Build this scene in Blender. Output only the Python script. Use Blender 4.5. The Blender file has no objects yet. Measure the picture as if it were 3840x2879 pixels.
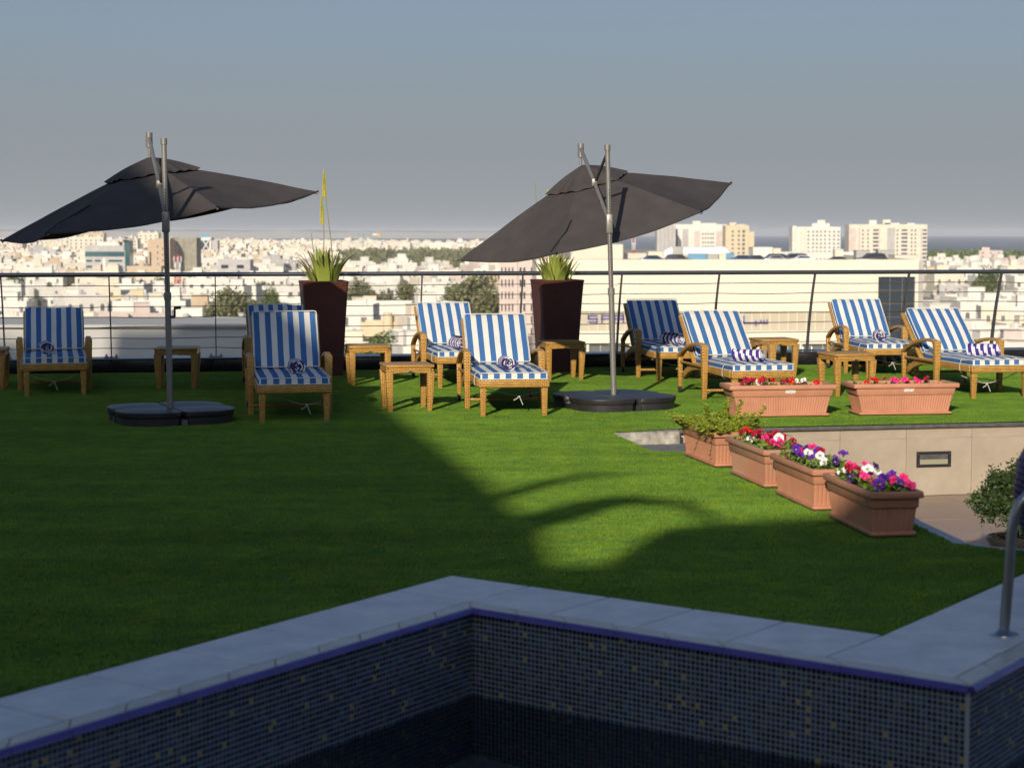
import bpy, bmesh, math, random
from math import sin, cos, pi, radians as R
from mathutils import Vector, Matrix, Euler, noise
rnd = random.Random(7)
scene = bpy.context.scene
col = scene.collection

# ------------------------------------------------------------------ camera, sky, sun, exposure
CAMH = 1.55
cam_d = bpy.data.cameras.new('camera'); cam = bpy.data.objects.new('camera', cam_d); col.objects.link(cam)
scene.camera = cam
cam_d.sensor_width = 36.0; cam_d.lens = 36.0 * 7000 / 3840
cam_d.clip_start = 0.1; cam_d.clip_end = 60000
cam.location = (0, 0, CAMH); cam.rotation_euler = (R(90 - 4.6349), 0, 0)
cam_d.dof.use_dof = True; cam_d.dof.focus_distance = 17.0; cam_d.dof.aperture_fstop = 3.7

AZ, EL = R(13.3), R(21.0)          # sunlight travels towards +Y, 13 degrees to the right
world = bpy.data.worlds.new("World"); scene.world = world; world.use_nodes = True
wn, wl = world.node_tree.nodes, world.node_tree.links
bg = wn['Background']
sky = wn.new('ShaderNodeTexSky'); sky.sky_type = 'NISHITA'; sky.sun_disc = False
sky.sun_elevation = EL; sky.sun_rotation = pi + AZ
sky.altitude = 30; sky.air_density = 1.0; sky.dust_density = 3.5; sky.ozone_density = 6.0
wl.new(sky.outputs[0], bg.inputs[0]); bg.inputs[1].default_value = 0.105
# the pale dusty air low in the sky, thinning upwards, the same all round the horizon
bg2 = wn.new('ShaderNodeBackground'); bg2.inputs[0].default_value = (.335, .362, .392, 1); bg2.inputs[1].default_value = 1.0
wt = wn.new('ShaderNodeTexCoord'); wx = wn.new('ShaderNodeSeparateXYZ'); wl.new(wt.outputs['Generated'], wx.inputs[0])
w1 = wn.new('ShaderNodeMath'); w1.operation = 'MAXIMUM'; wl.new(wx.outputs[2], w1.inputs[0]); w1.inputs[1].default_value = 0
w2 = wn.new('ShaderNodeMath'); w2.operation = 'MULTIPLY'; wl.new(w1.outputs[0], w2.inputs[0]); w2.inputs[1].default_value = -6.0
w3 = wn.new('ShaderNodeMath'); w3.operation = 'EXPONENT'; wl.new(w2.outputs[0], w3.inputs[0])
wm_ = wn.new('ShaderNodeMixShader'); wl.new(w3.outputs[0], wm_.inputs[0]); wl.new(bg.outputs[0], wm_.inputs[1]); wl.new(bg2.outputs[0], wm_.inputs[2])
wl.new(wm_.outputs[0], wn['World Output'].inputs[0])
sd = bpy.data.lights.new('sun', 'SUN'); sun = bpy.data.objects.new('sun', sd); col.objects.link(sun)
sd.energy = 4.4; sd.angle = R(0.53); sd.color = (1.0, 0.885, 0.73)
ldir = Vector((sin(AZ) * cos(EL), cos(AZ) * cos(EL), -sin(EL)))
sun.rotation_euler = ldir.to_track_quat('-Z', 'Y').to_euler(); sun.location = (-20, -40, 40)
vs = scene.view_settings; vs.view_transform = 'Standard'; vs.look = 'None'; vs.gamma = 1; vs.exposure = 0
vs.use_curve_mapping = False
scene.cycles.max_bounces = 8; scene.cycles.volume_bounces = 1
scene.cycles.volume_step_rate = 5.0

# ------------------------------------------------------------------ helpers
def link(o, parent=None):
    col.objects.link(o)
    if parent is not None: o.parent = parent
    return o
def tag(o, label=None, cat=None, group=None, kind=None):
    if label: o['label'] = label
    if cat: o['category'] = cat
    if group: o['group'] = group
    if kind: o['kind'] = kind
    return o
def empty(name, loc=(0, 0, 0), rz=0.0, label=None, cat=None, group=None):
    o = bpy.data.objects.new(name, None); o.empty_display_size = .1; link(o)
    o.location = loc; o.rotation_euler = (0, 0, rz)
    return tag(o, label, cat, group)
def children(o, _c={}):
    return KIDS.get(o.name, [])
KIDS = {}
def mobj(name, me, parent=None, loc=(0, 0, 0), rot=(0, 0, 0), kind=None):
    o = bpy.data.objects.new(name, me); link(o, parent)
    o.location = loc; o.rotation_euler = rot
    if parent is not None: KIDS.setdefault(parent.name, []).append(o)
    if kind: o['kind'] = kind
    return o
def copy_tree(o, parent=None):
    c = o.copy(); link(c); c.parent = parent
    for ch in KIDS.get(o.name, []):
        cc = copy_tree(ch, c)
        KIDS.setdefault(c.name, []).append(cc)
    return c

class MB:
    def __init__(s): s.v = []; s.f = []; s.m = []
    def add(s, vs_, fs, mi=0):
        b = len(s.v); s.v += [tuple(p) for p in vs_]
        for f in fs: s.f.append(tuple(b + i for i in f)); s.m.append(mi)
        return s
    def box(s, c, d, rz=0, mi=0, top=1.0, topoff=(0, 0), skip_bottom=False):
        cx, cy, cz = c; hx, hy, hz = d[0] / 2, d[1] / 2, d[2] / 2
        tx, ty = (top, top) if not isinstance(top, tuple) else top
        P = []
        for (x, y) in ((-1, -1), (1, -1), (1, 1), (-1, 1)): P.append((x * hx, y * hy, -hz))
        for (x, y) in ((-1, -1), (1, -1), (1, 1), (-1, 1)): P.append((x * hx * tx + topoff[0], y * hy * ty + topoff[1], hz))
        ca, sa = cos(rz), sin(rz)
        P = [(cx + x * ca - y * sa, cy + x * sa + y * ca, cz + z) for x, y, z in P]
        F = [(4, 5, 6, 7), (0, 1, 5, 4), (1, 2, 6, 5), (2, 3, 7, 6), (3, 0, 4, 7)]
        if not skip_bottom: F.append((3, 2, 1, 0))
        return s.add(P, F, mi)
    def prism(s, poly, z0, z1, mi=0, side=None, cap_bottom=True):
        n = len(poly)
        P = [(x, y, z0) for x, y in poly] + [(x, y, z1) for x, y in poly]
        s.add(P, [tuple(range(n, 2 * n))], mi)
        s.add(P, [(i, (i + 1) % n, n + (i + 1) % n, n + i) for i in range(n)] + ([tuple(reversed(range(n)))] if cap_bottom else []), mi if side is None else side)
        return s
    def tube(s, pts, r, n=8, mi=0, caps=True, closed=False):
        pts = [Vector(p) for p in pts]; m = len(pts)
        rr = r if isinstance(r, (list, tuple)) else [r] * m
        base = len(s.v); up = Vector((0, 0, 1)); prev = None
        for i, p in enumerate(pts):
            if closed: t = pts[(i + 1) % m] - pts[i - 1]
            else: t = (pts[min(i + 1, m - 1)] - pts[max(i - 1, 0)])
            t.normalize()
            if prev is None:
                a = t.cross(up)
                if a.length < 1e-3: a = t.cross(Vector((1, 0, 0)))
            else:
                a = prev - t * prev.dot(t)
            a.normalize(); prev = a; b = t.cross(a)
            for k in range(n):
                q = p + (a * cos(2 * pi * k / n) + b * sin(2 * pi * k / n)) * rr[i]
                s.v.append(tuple(q))
        L = m if closed else m - 1
        for i in range(L):
            for k in range(n):
                A = base + i * n + k; B = base + i * n + (k + 1) % n
                C = base + ((i + 1) % m) * n + (k + 1) % n; D_ = base + ((i + 1) % m) * n + k
                s.f.append((A, B, C, D_)); s.m.append(mi)
        if caps and not closed:
            s.f.append(tuple(base + k for k in reversed(range(n)))); s.m.append(mi)
            s.f.append(tuple(base + (m - 1) * n + k for k in range(n))); s.m.append(mi)
        return s
    def lathe(s, prof, n=16, c=(0, 0), mi=0):
        base = len(s.v)
        for r, z in prof:
            for k in range(n): s.v.append((c[0] + r * cos(2 * pi * k / n), c[1] + r * sin(2 * pi * k / n), z))
        for i in range(len(prof) - 1):
            for k in range(n):
                s.f.append((base + i * n + k, base + i * n + (k + 1) % n, base + (i + 1) * n + (k + 1) % n, base + (i + 1) * n + k)); s.m.append(mi)
        return s
    def sweep(s, path, w, h, x, mi=0):
        """rectangular section swept along a path of (y, z) in the plane x; w across x, h across the path"""
        n = len(path); base = len(s.v)
        for i, (y, z) in enumerate(path):
            y0, z0 = path[max(i - 1, 0)]; y1, z1 = path[min(i + 1, n - 1)]
            l = math.hypot(y1 - y0, z1 - z0); ny, nz = -(z1 - z0) / l, (y1 - y0) / l
            hh = h[i] if isinstance(h, (list, tuple)) else h
            for sx, sh in ((-1, -1), (1, -1), (1, 1), (-1, 1)):
                s.v.append((x + sx * w / 2, y + ny * sh * hh / 2, z + nz * sh * hh / 2))
        for i in range(n - 1):
            for k in range(4):
                s.f.append((base + i * 4 + k, base + i * 4 + (k + 1) % 4, base + (i + 1) * 4 + (k + 1) % 4, base + (i + 1) * 4 + k)); s.m.append(mi)
        s.f.append((base + 3, base + 2, base + 1, base)); s.m.append(mi)
        e = base + (n - 1) * 4; s.f.append((e, e + 1, e + 2, e + 3)); s.m.append(mi)
        return s
    def mesh(s, name, mats, bevel=0, seg=2, smooth=None, fix=False):
        me = bpy.data.meshes.new(name)
        me.from_pydata(s.v, [], s.f)
        for m in (mats if isinstance(mats, (list, tuple)) else [mats]): me.materials.append(m)
        me.polygons.foreach_set('material_index', s.m)
        if bevel or fix:
            bm = bmesh.new(); bm.from_mesh(me)
            bmesh.ops.remove_doubles(bm, verts=bm.verts, dist=1e-5)
            bmesh.ops.recalc_face_normals(bm, faces=bm.faces)
            if bevel:
                es = [e for e in bm.edges if len(e.link_faces) == 2 and e.calc_face_angle(0) > R(25)]
                bmesh.ops.bevel(bm, geom=es, offset=bevel, segments=seg, affect='EDGES', profile=.5, clamp_overlap=True)
            bm.to_mesh(me); bm.free()
        me.update()
        if smooth is None: smooth = bool(bevel)
        if smooth:
            me.polygons.foreach_set('use_smooth', [True] * len(me.polygons))
            me.set_sharp_from_angle(angle=R(42))
        return me

# ------------------------------------------------------------------ materials
def mat(name, color, rough=.6, metal=0.0, spec=.5, noise_amt=0.0, noise_scale=8.0, bump=0.0, bump_scale=60.0, color2=None, trans=0.0, sheen=0, coord='Object', detail=4):
    m = bpy.data.materials.new(name); m.use_nodes = True
    nt = m.node_tree; N, L = nt.nodes, nt.links; b = N['Principled BSDF']
    b.inputs['Base Color'].default_value = (*color, 1); b.inputs['Roughness'].default_value = rough
    b.inputs['Metallic'].default_value = metal; b.inputs['Specular IOR Level'].default_value = spec
    if trans: b.inputs['Transmission Weight'].default_value = trans
    if sheen: b.inputs['Sheen Weight'].default_value = sheen
    tc = N.new('ShaderNodeTexCoord')
    if noise_amt or color2:
        nz = N.new('ShaderNodeTexNoise'); nz.inputs['Scale'].default_value = noise_scale; nz.inputs['Detail'].default_value = detail
        nz.inputs['Roughness'].default_value = .6
        L.new(tc.outputs[coord], nz.inputs['Vector'])
        rp = N.new('ShaderNodeValToRGB'); L.new(nz.outputs['Fac'], rp.inputs[0])
        c2 = color2 or tuple(max(0, c * (1 - noise_amt)) for c in color)
        c1 = color if color2 else tuple(min(1, c * (1 + noise_amt * .6)) for c in color)
        rp.color_ramp.elements[0].position = .35; rp.color_ramp.elements[1].position = .65
        rp.color_ramp.elements[0].color = (*c2, 1); rp.color_ramp.elements[1].color = (*c1, 1)
        L.new(rp.outputs[0], b.inputs['Base Color'])
    if bump:
        nb = N.new('ShaderNodeTexNoise'); nb.inputs['Scale'].default_value = bump_scale; nb.inputs['Detail'].default_value = 5
        L.new(tc.outputs[coord], nb.inputs['Vector'])
        bp = N.new('ShaderNodeBump'); bp.inputs['Strength'].default_value = bump; bp.inputs['Distance'].default_value = .01
        L.new(nb.outputs['Fac'], bp.inputs['Height']); L.new(bp.outputs[0], b.inputs['Normal'])
    return m

def boxmap(nt):
    """object-space box mapping (u along the face, v up) as a vector output"""
    N, L = nt.nodes, nt.links
    tc = N.new('ShaderNodeTexCoord')
    sp = N.new('ShaderNodeSeparateXYZ'); L.new(tc.outputs['Object'], sp.inputs[0])
    sn = N.new('ShaderNodeSeparateXYZ'); L.new(tc.outputs['Normal'], sn.inputs[0])
    def step(o, t):
        a = N.new('ShaderNodeMath'); a.operation = 'ABSOLUTE'; L.new(o, a.inputs[0])
        g = N.new('ShaderNodeMath'); g.operation = 'GREATER_THAN'; L.new(a.outputs[0], g.inputs[0]); g.inputs[1].default_value = t
        return g.outputs[0]
    def mix(fac, a, b):
        m = N.new('ShaderNodeMix'); m.data_type = 'FLOAT'; L.new(fac, m.inputs[0]); L.new(a, m.inputs[2]); L.new(b, m.inputs[3]); return m.outputs[0]
    u = mix(step(sn.outputs[0], .7), sp.outputs[0], sp.outputs[1])
    v = mix(step(sn.outputs[2], .7), sp.outputs[2], sp.outputs[1])
    cb = N.new('ShaderNodeCombineXYZ'); L.new(u, cb.inputs[0]); L.new(v, cb.inputs[1])
    return cb.outputs[0]

def weave(name, c1, c2, cm, bw=.032, bh=.014, rough=.42, bump=1.0):
    m = bpy.data.materials.new(name); m.use_nodes = True
    nt = m.node_tree; N, L = nt.nodes, nt.links; b = N['Principled BSDF']
    v = boxmap(nt)
    br = N.new('ShaderNodeTexBrick'); L.new(v, br.inputs['Vector'])
    br.inputs['Scale'].default_value = 1.0; br.inputs['Brick Width'].default_value = bw; br.inputs['Row Height'].default_value = bh
    br.inputs['Mortar Size'].default_value = bh * .24; br.inputs['Mortar Smooth'].default_value = 1.0
    br.inputs['Color1'].default_value = (*c1, 1); br.inputs['Color2'].default_value = (*c2, 1); br.inputs['Mortar'].default_value = (*cm, 1)
    nz = N.new('ShaderNodeTexNoise'); nz.inputs['Scale'].default_value = 9; nz.inputs['Detail'].default_value = 4
    tc = N.new('ShaderNodeTexCoord'); L.new(tc.outputs['Object'], nz.inputs['Vector'])
    mr = N.new('ShaderNodeMapRange'); mr.inputs[3].default_value = .78; mr.inputs[4].default_value = 1.18; L.new(nz.outputs['Fac'], mr.inputs[0])
    mx = N.new('ShaderNodeMix'); mx.data_type = 'RGBA'; mx.blend_type = 'MULTIPLY'; mx.inputs[0].default_value = 1
    L.new(br.outputs['Color'], mx.inputs[6]); L.new(mr.outputs[0], mx.inputs[7]); L.new(mx.outputs[2], b.inputs['Base Color'])
    bp = N.new('ShaderNodeBump'); bp.invert = True; bp.inputs['Strength'].default_value = bump; bp.inputs['Distance'].default_value = .004
    L.new(br.outputs['Fac'], bp.inputs['Height']); L.new(bp.outputs[0], b.inputs['Normal'])
    b.inputs['Roughness'].default_value = rough
    return m
M = {}
M['rattan'] = weave('honey_rattan', (.74, .42, .10), (.58, .31, .065), (.20, .09, .018))
M['dark_rattan'] = weave('brown_rattan', (.17, .047, .030), (.13, .036, .024), (.045, .012, .009), bw=.03, bh=.013, rough=.5)
M['blue_fabric'] = mat('blue_fabric', (.05, .15, .36), .85, spec=.2, noise_amt=.12, noise_scale=20)
M['white_fabric'] = mat('white_fabric', (.72, .70, .63), .85, spec=.2, noise_amt=.06, noise_scale=14)
def stripes():
    m = bpy.data.materials.new('striped_canvas'); m.use_nodes = True
    nt = m.node_tree; N, L = nt.nodes, nt.links; b = N['Principled BSDF']
    tc = N.new('ShaderNodeTexCoord'); sp = N.new('ShaderNodeSeparateXYZ'); L.new(tc.outputs['Object'], sp.inputs[0])
    nz = N.new('ShaderNodeTexNoise'); nz.inputs['Scale'].default_value = 6; L.new(tc.outputs['Object'], nz.inputs['Vector'])
    def mt(op, a, b2):
        n = N.new('ShaderNodeMath'); n.operation = op
        for i, q in enumerate((a, b2)):
            if isinstance(q, (int, float)): n.inputs[i].default_value = q
            else: L.new(q, n.inputs[i])
        return n.outputs[0]
    w = .0495
    x = mt('ADD', sp.outputs[0], mt('MULTIPLY', mt('SUBTRACT', nz.outputs['Fac'], .5), .006))
    k = mt('DIVIDE', mt('ADD', x, 5.5 * w), 2 * w)
    fr = mt('FRACT', k, 0)
    inside = mt('LESS_THAN', mt('ABSOLUTE', x, 0), 5.5 * w)
    blue = mt('MULTIPLY', mt('LESS_THAN', fr, .5), inside)
    n2 = N.new('ShaderNodeTexNoise'); n2.inputs['Scale'].default_value = 9; n2.inputs['Detail'].default_value = 5; L.new(tc.outputs['Object'], n2.inputs['Vector'])
    mx = N.new('ShaderNodeMix'); mx.data_type = 'RGBA'; L.new(blue, mx.inputs[0])
    mx.inputs[6].default_value = (.72, .70, .63, 1); mx.inputs[7].default_value = (.05, .15, .36, 1)
    mr = N.new('ShaderNodeMapRange'); mr.inputs[3].default_value = .9; mr.inputs[4].default_value = 1.07; L.new(n2.outputs['Fac'], mr.inputs[0])
    mm = N.new('ShaderNodeMix'); mm.data_type = 'RGBA'; mm.blend_type = 'MULTIPLY'; mm.inputs[0].default_value = 1
    L.new(mx.outputs[2], mm.inputs[6]); L.new(mr.outputs[0], mm.inputs[7]); L.new(mm.outputs[2], b.inputs['Base Color'])
    bp = N.new('ShaderNodeBump'); bp.inputs['Strength'].default_value = .35; bp.inputs['Distance'].default_value = .02
    n3 = N.new('ShaderNodeTexNoise'); n3.inputs['Scale'].default_value = 7; n3.inputs['Detail'].default_value = 2; L.new(tc.outputs['Object'], n3.inputs['Vector'])
    L.new(n3.outputs['Fac'], bp.inputs['Height']); L.new(bp.outputs[0], b.inputs['Normal'])
    b.inputs['Roughness'].default_value = .85; b.inputs['Specular IOR Level'].default_value = .2
    return m
M['stripes'] = stripes()
M['towel_purple'] = mat('purple_terry', (.06, .035, .23), .95, spec=.1, bump=.5, bump_scale=220)
M['towel_white'] = mat('white_terry', (.74, .72, .74), .95, spec=.1, bump=.5, bump_scale=220)
M['string'] = mat('white_string', (.6, .58, .5), .9)
M['dark_string'] = mat('dark_string', (.04, .045, .05), .9)
M['green_string'] = mat('green_string', (.03, .16, .1), .8)
M['deck'] = mat('seat_webbing', (.1, .06, .03), .8)
M['rubber'] = mat('black_rubber', (.02, .02, .022), .5)
M['canopy'] = mat('charcoal_canvas', (.070, .062, .060), .9, spec=.15, noise_amt=.12, noise_scale=5, bump=.25, bump_scale=9)
M['grey_metal'] = mat('grey_aluminium', (.24, .225, .2), .42, metal=.35, noise_amt=.08, noise_scale=20)
M['steel'] = mat('stainless_steel', (.42, .41, .40), .3, metal=1.0)
M['post_steel'] = mat('post_steel', (.16, .16, .165), .5, metal=.6, noise_amt=.3, noise_scale=18)
M['rail_steel'] = mat('handrail_steel', (.17, .175, .19), .3, metal=.85)
M['wire'] = mat('rusty_cable', (.11, .062, .035), .6, metal=.3, noise_amt=.4, noise_scale=4)
M['base_plastic'] = mat('black_plastic', (.035, .034, .035), .42, spec=.5, noise_amt=.25, noise_scale=6, bump=.1, bump_scale=30)
M['terracotta'] = mat('terracotta_plastic', (.54, .245, .14), .55, spec=.4, noise_amt=.10, noise_scale=7, detail=6)
M['terracotta_old'] = mat('weathered_terracotta', (.50, .22, .125), .6, spec=.35, color2=(.46, .27, .17), noise_scale=5, detail=7)
M['soil'] = mat('potting_soil', (.05, .03, .02), .95, bump=1, bump_scale=40)
M['paper'] = mat('torn_paper_label', (.66, .6, .54), .8, noise_amt=.2, noise_scale=60)
M['concrete'] = mat('old_concrete', (.52, .48, .39), .85, color2=(.19, .18, .155), noise_scale=11, bump=.4, bump_scale=30, detail=8)
M['kerbstone'] = mat('speckled_kerbstone', (.60, .60, .60), .8, color2=(.34, .34, .35), noise_scale=45, detail=6)
M['wallstone'] = mat('sandstone_tile', (.41, .345, .26), .6, color2=(.335, .275, .20), noise_scale=3.2, detail=9, bump=.05, bump_scale=60)
M['floorstone'] = mat('paving_tile', (.40, .29, .21), .55, color2=(.35, .25, .18), noise_scale=2.5, detail=8)
M['grout'] = mat('light_grout', (.46, .40, .32), .8)
M['darkstone'] = mat('dark_granite_edge', (.085, .082, .08), .5, noise_amt=.35, noise_scale=20)
M['blackgranite'] = mat('black_granite', (.012, .011, .012), .25, noise_amt=.4, noise_scale=40)
M['ledge'] = mat('ledge_metal', (.10, .115, .14), .3, metal=.6, noise_amt=.2, noise_scale=3)
M['coping'] = mat('coping_stone', (.78, .73, .68), .5, color2=(.60, .575, .55), noise_scale=5, detail=9)
M['coping_joint'] = mat('coping_joint', (.12, .11, .11), .8)
M['edge_beige'] = mat('beige_ceramic', (.50, .45, .37), .35, noise_amt=.15, noise_scale=8)
M['trim_purple'] = mat('purple_glazed_trim', (.085, .06, .27), .15, noise_amt=.12, noise_scale=10)
M['mosaic_grout'] = mat('mosaic_grout', (.40, .40, .37), .8)
MOS = [mat('mosaic_navy', (.016, .028, .07), .25), mat('mosaic_ink', (.022, .035, .05), .25), mat('mosaic_slate', (.045, .075, .12), .25),
       mat('mosaic_blue', (.03, .065, .15), .25), mat('mosaic_grey', (.085, .11, .13), .25), mat('mosaic_gold', (.42, .31, .08), .25), mat('mosaic_sky', (.06, .17, .28), .25)]
M['water'] = mat('pool_water', (.10, .15, .22), .0, trans=1.0); M['water'].node_tree.nodes['Principled BSDF'].inputs['IOR'].default_value = 1.33
_n = M['water'].node_tree; _w = _n.nodes.new('ShaderNodeTexNoise'); _w.inputs['Scale'].default_value = 2.2; _b = _n.nodes.new('ShaderNodeBump')
_b.inputs['Strength'].default_value = .05; _b.inputs['Distance'].default_value = .05
_n.links.new(_w.outputs['Fac'], _b.inputs['Height']); _n.links.new(_b.outputs[0], _n.nodes['Principled BSDF'].inputs['Normal'])
M['glass_dark'] = mat('dark_window_glass', (.03, .04, .05), .08, spec=.8)
M['glass_green'] = mat('green_window_glass', (.02, .09, .10), .1, spec=.8)
M['frame_dark'] = mat('dark_fixture_frame', (.035, .036, .04), .4, metal=.4)
M['lamp_glass'] = mat('dusty_lamp_glass', (.30, .29, .2), .3)
M['leaf'] = mat('bush_leaf', (.055, .095, .02), .55, color2=(.03, .055, .012), noise_scale=9)
M['succ'] = mat('succulent_leaf', (.36, .42, .03), .4, color2=(.25, .33, .02), noise_scale=14)
M['petleaf'] = mat('petunia_leaf', (.20, .29, .04), .55, color2=(.11, .19, .02), noise_scale=14)
M['stem'] = mat('reddish_stem', (.14, .06, .025), .7)
M['aloe'] = mat('aloe_leaf', (.34, .39, .07), .38, color2=(.22, .28, .05), noise_scale=5)
M['aloe_red'] = mat('aloe_dry_leaf', (.40, .16, .06), .5, color2=(.25, .22, .05), noise_scale=6)
M['spine'] = mat('aloe_spine', (.10, .05, .02), .6)
M['yellow'] = mat('yellow_blossom', (.72, .62, .02), .5)
M['yellowgreen'] = mat('aloe_bud', (.42, .50, .05), .5)
M['stalk'] = mat('flower_stalk', (.25, .22, .06), .6)
PET = dict(red=(.62, .015, .015), crimson=(.36, .008, .035), pink=(.80, .03, .22), purple=(.13, .025, .33), violet=(.05, .015, .14), white=(.80, .78, .76))
for k, c in PET.items(): M['pet_' + k] = mat('petal_' + k, c, .6, spec=.2)
M['pet_throat'] = mat('petal_throat', (.55, .6, .25), .6)
M['purple_weave'] = weave('purple_rattan', (.045, .022, .17), (.035, .018, .13), (.01, .005, .04), bw=.07, bh=.03)
M['ceramic'] = mat('brown_ceramic', (.032, .028, .026), .3)
# the town
M['w_white'] = mat('white_render', (.71, .68, .60), .9, noise_amt=.10, noise_scale=.25, detail=6)
M['w_cream'] = mat('cream_render', (.70, .63, .50), .9, noise_amt=.10, noise_scale=.25, detail=6)
M['w_sand'] = mat('sand_render', (.54, .43, .29), .9, noise_amt=.12, noise_scale=.25, detail=6)
M['w_pink'] = mat('pinkish_render', (.60, .50, .44), .9, noise_amt=.1, noise_scale=.25, detail=6)
M['w_grey'] = mat('grey_render', (.46, .44, .42), .9, noise_amt=.15, noise_scale=.25, detail=6)
M['w_yellow'] = mat('yellow_render', (.63, .53, .35), .9, noise_amt=.1, noise_scale=.25, detail=6)
M['w_mall'] = mat('cream_cladding', (.72, .655, .52), .8, noise_amt=.03, noise_scale=.1)
M['w_concrete'] = mat('bare_concrete', (.36, .33, .25), .95, color2=(.22, .21, .17), noise_scale=.35, detail=8)
M['w_tan'] = mat('tan_render', (.52, .39, .27), .9, noise_amt=.06, noise_scale=.2)
M['w_neigh'] = mat('pale_grey_render', (.46, .45, .42), .9, noise_amt=.05, noise_scale=.3)
M['win'] = mat('window_dark', (.10, .095, .095), .3, spec=.6)
M['winframe'] = mat('window_frame', (.55, .52, .46), .7)
M['road_ground'] = mat('sandy_ground', (.36, .29, .21), .95, color2=(.27, .23, .17), noise_scale=.01, detail=8)
M['asphalt_roof'] = mat('roof_deck', (.40, .37, .31), .9, noise_amt=.1, noise_scale=.2)
M['tree_a'] = mat('tree_leaves', (.13, .175, .045), .6, color2=(.075, .11, .03), noise_scale=.6)
M['tree_b'] = mat('dusty_tree_leaves', (.20, .20, .085), .7, color2=(.12, .13, .06), noise_scale=.5)
M['bark'] = mat('bark', (.12, .08, .05), .9)
M['sea'] = mat('sea_water', (.14, .17, .205), .6, spec=.5, noise_amt=.25, noise_scale=.002, coord='Object')
M['red'] = mat('red_paint', (.5, .05, .05), .6); M['whitep'] = mat('white_paint', (.75, .74, .7), .6)
M['turq'] = mat('turquoise_paint', (.06, .30, .30), .6); M['orange'] = mat('orange_paint', (.7, .33, .03), .6)
M['sign_purple'] = mat('sign_purple', (.10, .08, .30), .5)
M['blue_panel'] = mat('blue_panel', (.12, .30, .45), .6)
M['louver'] = mat('sand_louvre', (.47, .42, .31), .7)
M['ac_grey'] = mat('ac_grey', (.38, .37, .34), .7)
for k, c in dict(black=(.02, .02, .025), dark=(.05, .055, .07), silver=(.4, .4, .42), white=(.7, .7, .7), blue=(.05, .09, .17)).items():
    M['car_' + k] = mat('car_paint_' + k, c, .2, spec=.7)

# turf material (colour from blades; ground beneath)
M['turf'] = mat('artificial_turf', (.10, .21, .012), .8, spec=.15, color2=(.06, .15, .01), noise_scale=22, bump=1.0, bump_scale=260, detail=8)
M['blade'] = mat('turf_blade', (.225, .352, .034), .55, spec=.12, color2=(.108, .236, .040), noise_scale=1.0, detail=10)
_n = M['blade'].node_tree; _g = _n.nodes.new('ShaderNodeNewGeometry')
for _q in _n.nodes:
    if _q.type == 'TEX_NOISE': _n.links.new(_g.outputs['Position'], _q.inputs['Vector']); _q.inputs['Scale'].default_value = 5.0; _q.inputs['Roughness'].default_value = .75
_m = _n.nodes.new('ShaderNodeMapping'); _m.inputs['Scale'].default_value = (.35, 1.6, 1); _n.links.new(_g.outputs['Position'], _m.inputs['Vector'])
_w2 = _n.nodes.new('ShaderNodeTexNoise'); _w2.inputs['Scale'].default_value = 1.3; _w2.inputs['Detail'].default_value = 5; _n.links.new(_m.outputs[0], _w2.inputs['Vector'])
_mr = _n.nodes.new('ShaderNodeMapRange'); _mr.inputs[1].default_value = .3; _mr.inputs[2].default_value = .7; _mr.inputs[3].default_value = .82; _mr.inputs[4].default_value = 1.14; _n.links.new(_w2.outputs['Fac'], _mr.inputs[0])
_mx = _n.nodes.new('ShaderNodeMix'); _mx.data_type = 'RGBA'; _mx.blend_type = 'MULTIPLY'; _mx.inputs[0].default_value = 1
_bs = _n.nodes['Principled BSDF']; _src = _bs.inputs['Base Color'].links[0].from_socket
_n.links.new(_src, _mx.inputs[6]); _n.links.new(_mr.outputs[0], _mx.inputs[7]); _n.links.new(_mx.outputs[2], _bs.inputs['Base Color'])

# ------------------------------------------------------------------ large structure: terrace, pool, kerb, lower floor
U = Vector((.8056, -.5925)).normalized(); VL = Vector((.541, .841)).normalized(); VR = Vector((.568, .823)).normalized()   # pool sides
A2 = Vector((-.273, 8.317)); B2_ = Vector((1.424, 7.069))       # lawn-side corners of the coping
I0 = Vector((-.167, 7.609)); I1 = Vector((1.564, 6.269))        # pool-side corners
V = VR; CW = .53
KL = lambda x: 21.223 + .163 * x         # front face of the black kerb
def capY(x): return 14.856 + (x - 2.037) * .2037   # cap line above the sunken floor
EDGE = [(1.98, 13.05), (2.06, 11.5), (2.12, 9.95), (2.20, 9.25), (2.29, 9.12), (2.62, 8.93)]
lowfar = B2_ + V * 2.05
lawn = [(-10, KL(-10)), (10, KL(10)), (10, capY(10)), (1.30, capY(1.30)), (.761, 14.436), (.99, 13.144), (1.98, 13.05)] + EDGE[1:] \
    + [(2.95, 9.05), (lowfar.x, lowfar.y)] + [tuple(B2_), tuple(A2)] + [tuple(A2 - VL * 8)] + [(-10, A2.y - VL.y * 8)]
lawn = lawn[::-1]
mb = MB(); mb.add([(x, y, 0) for x, y in lawn], [tuple(range(len(lawn)))])
ld = mobj('lawn', mb.mesh('lawn', M['turf']), kind='structure')

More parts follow.
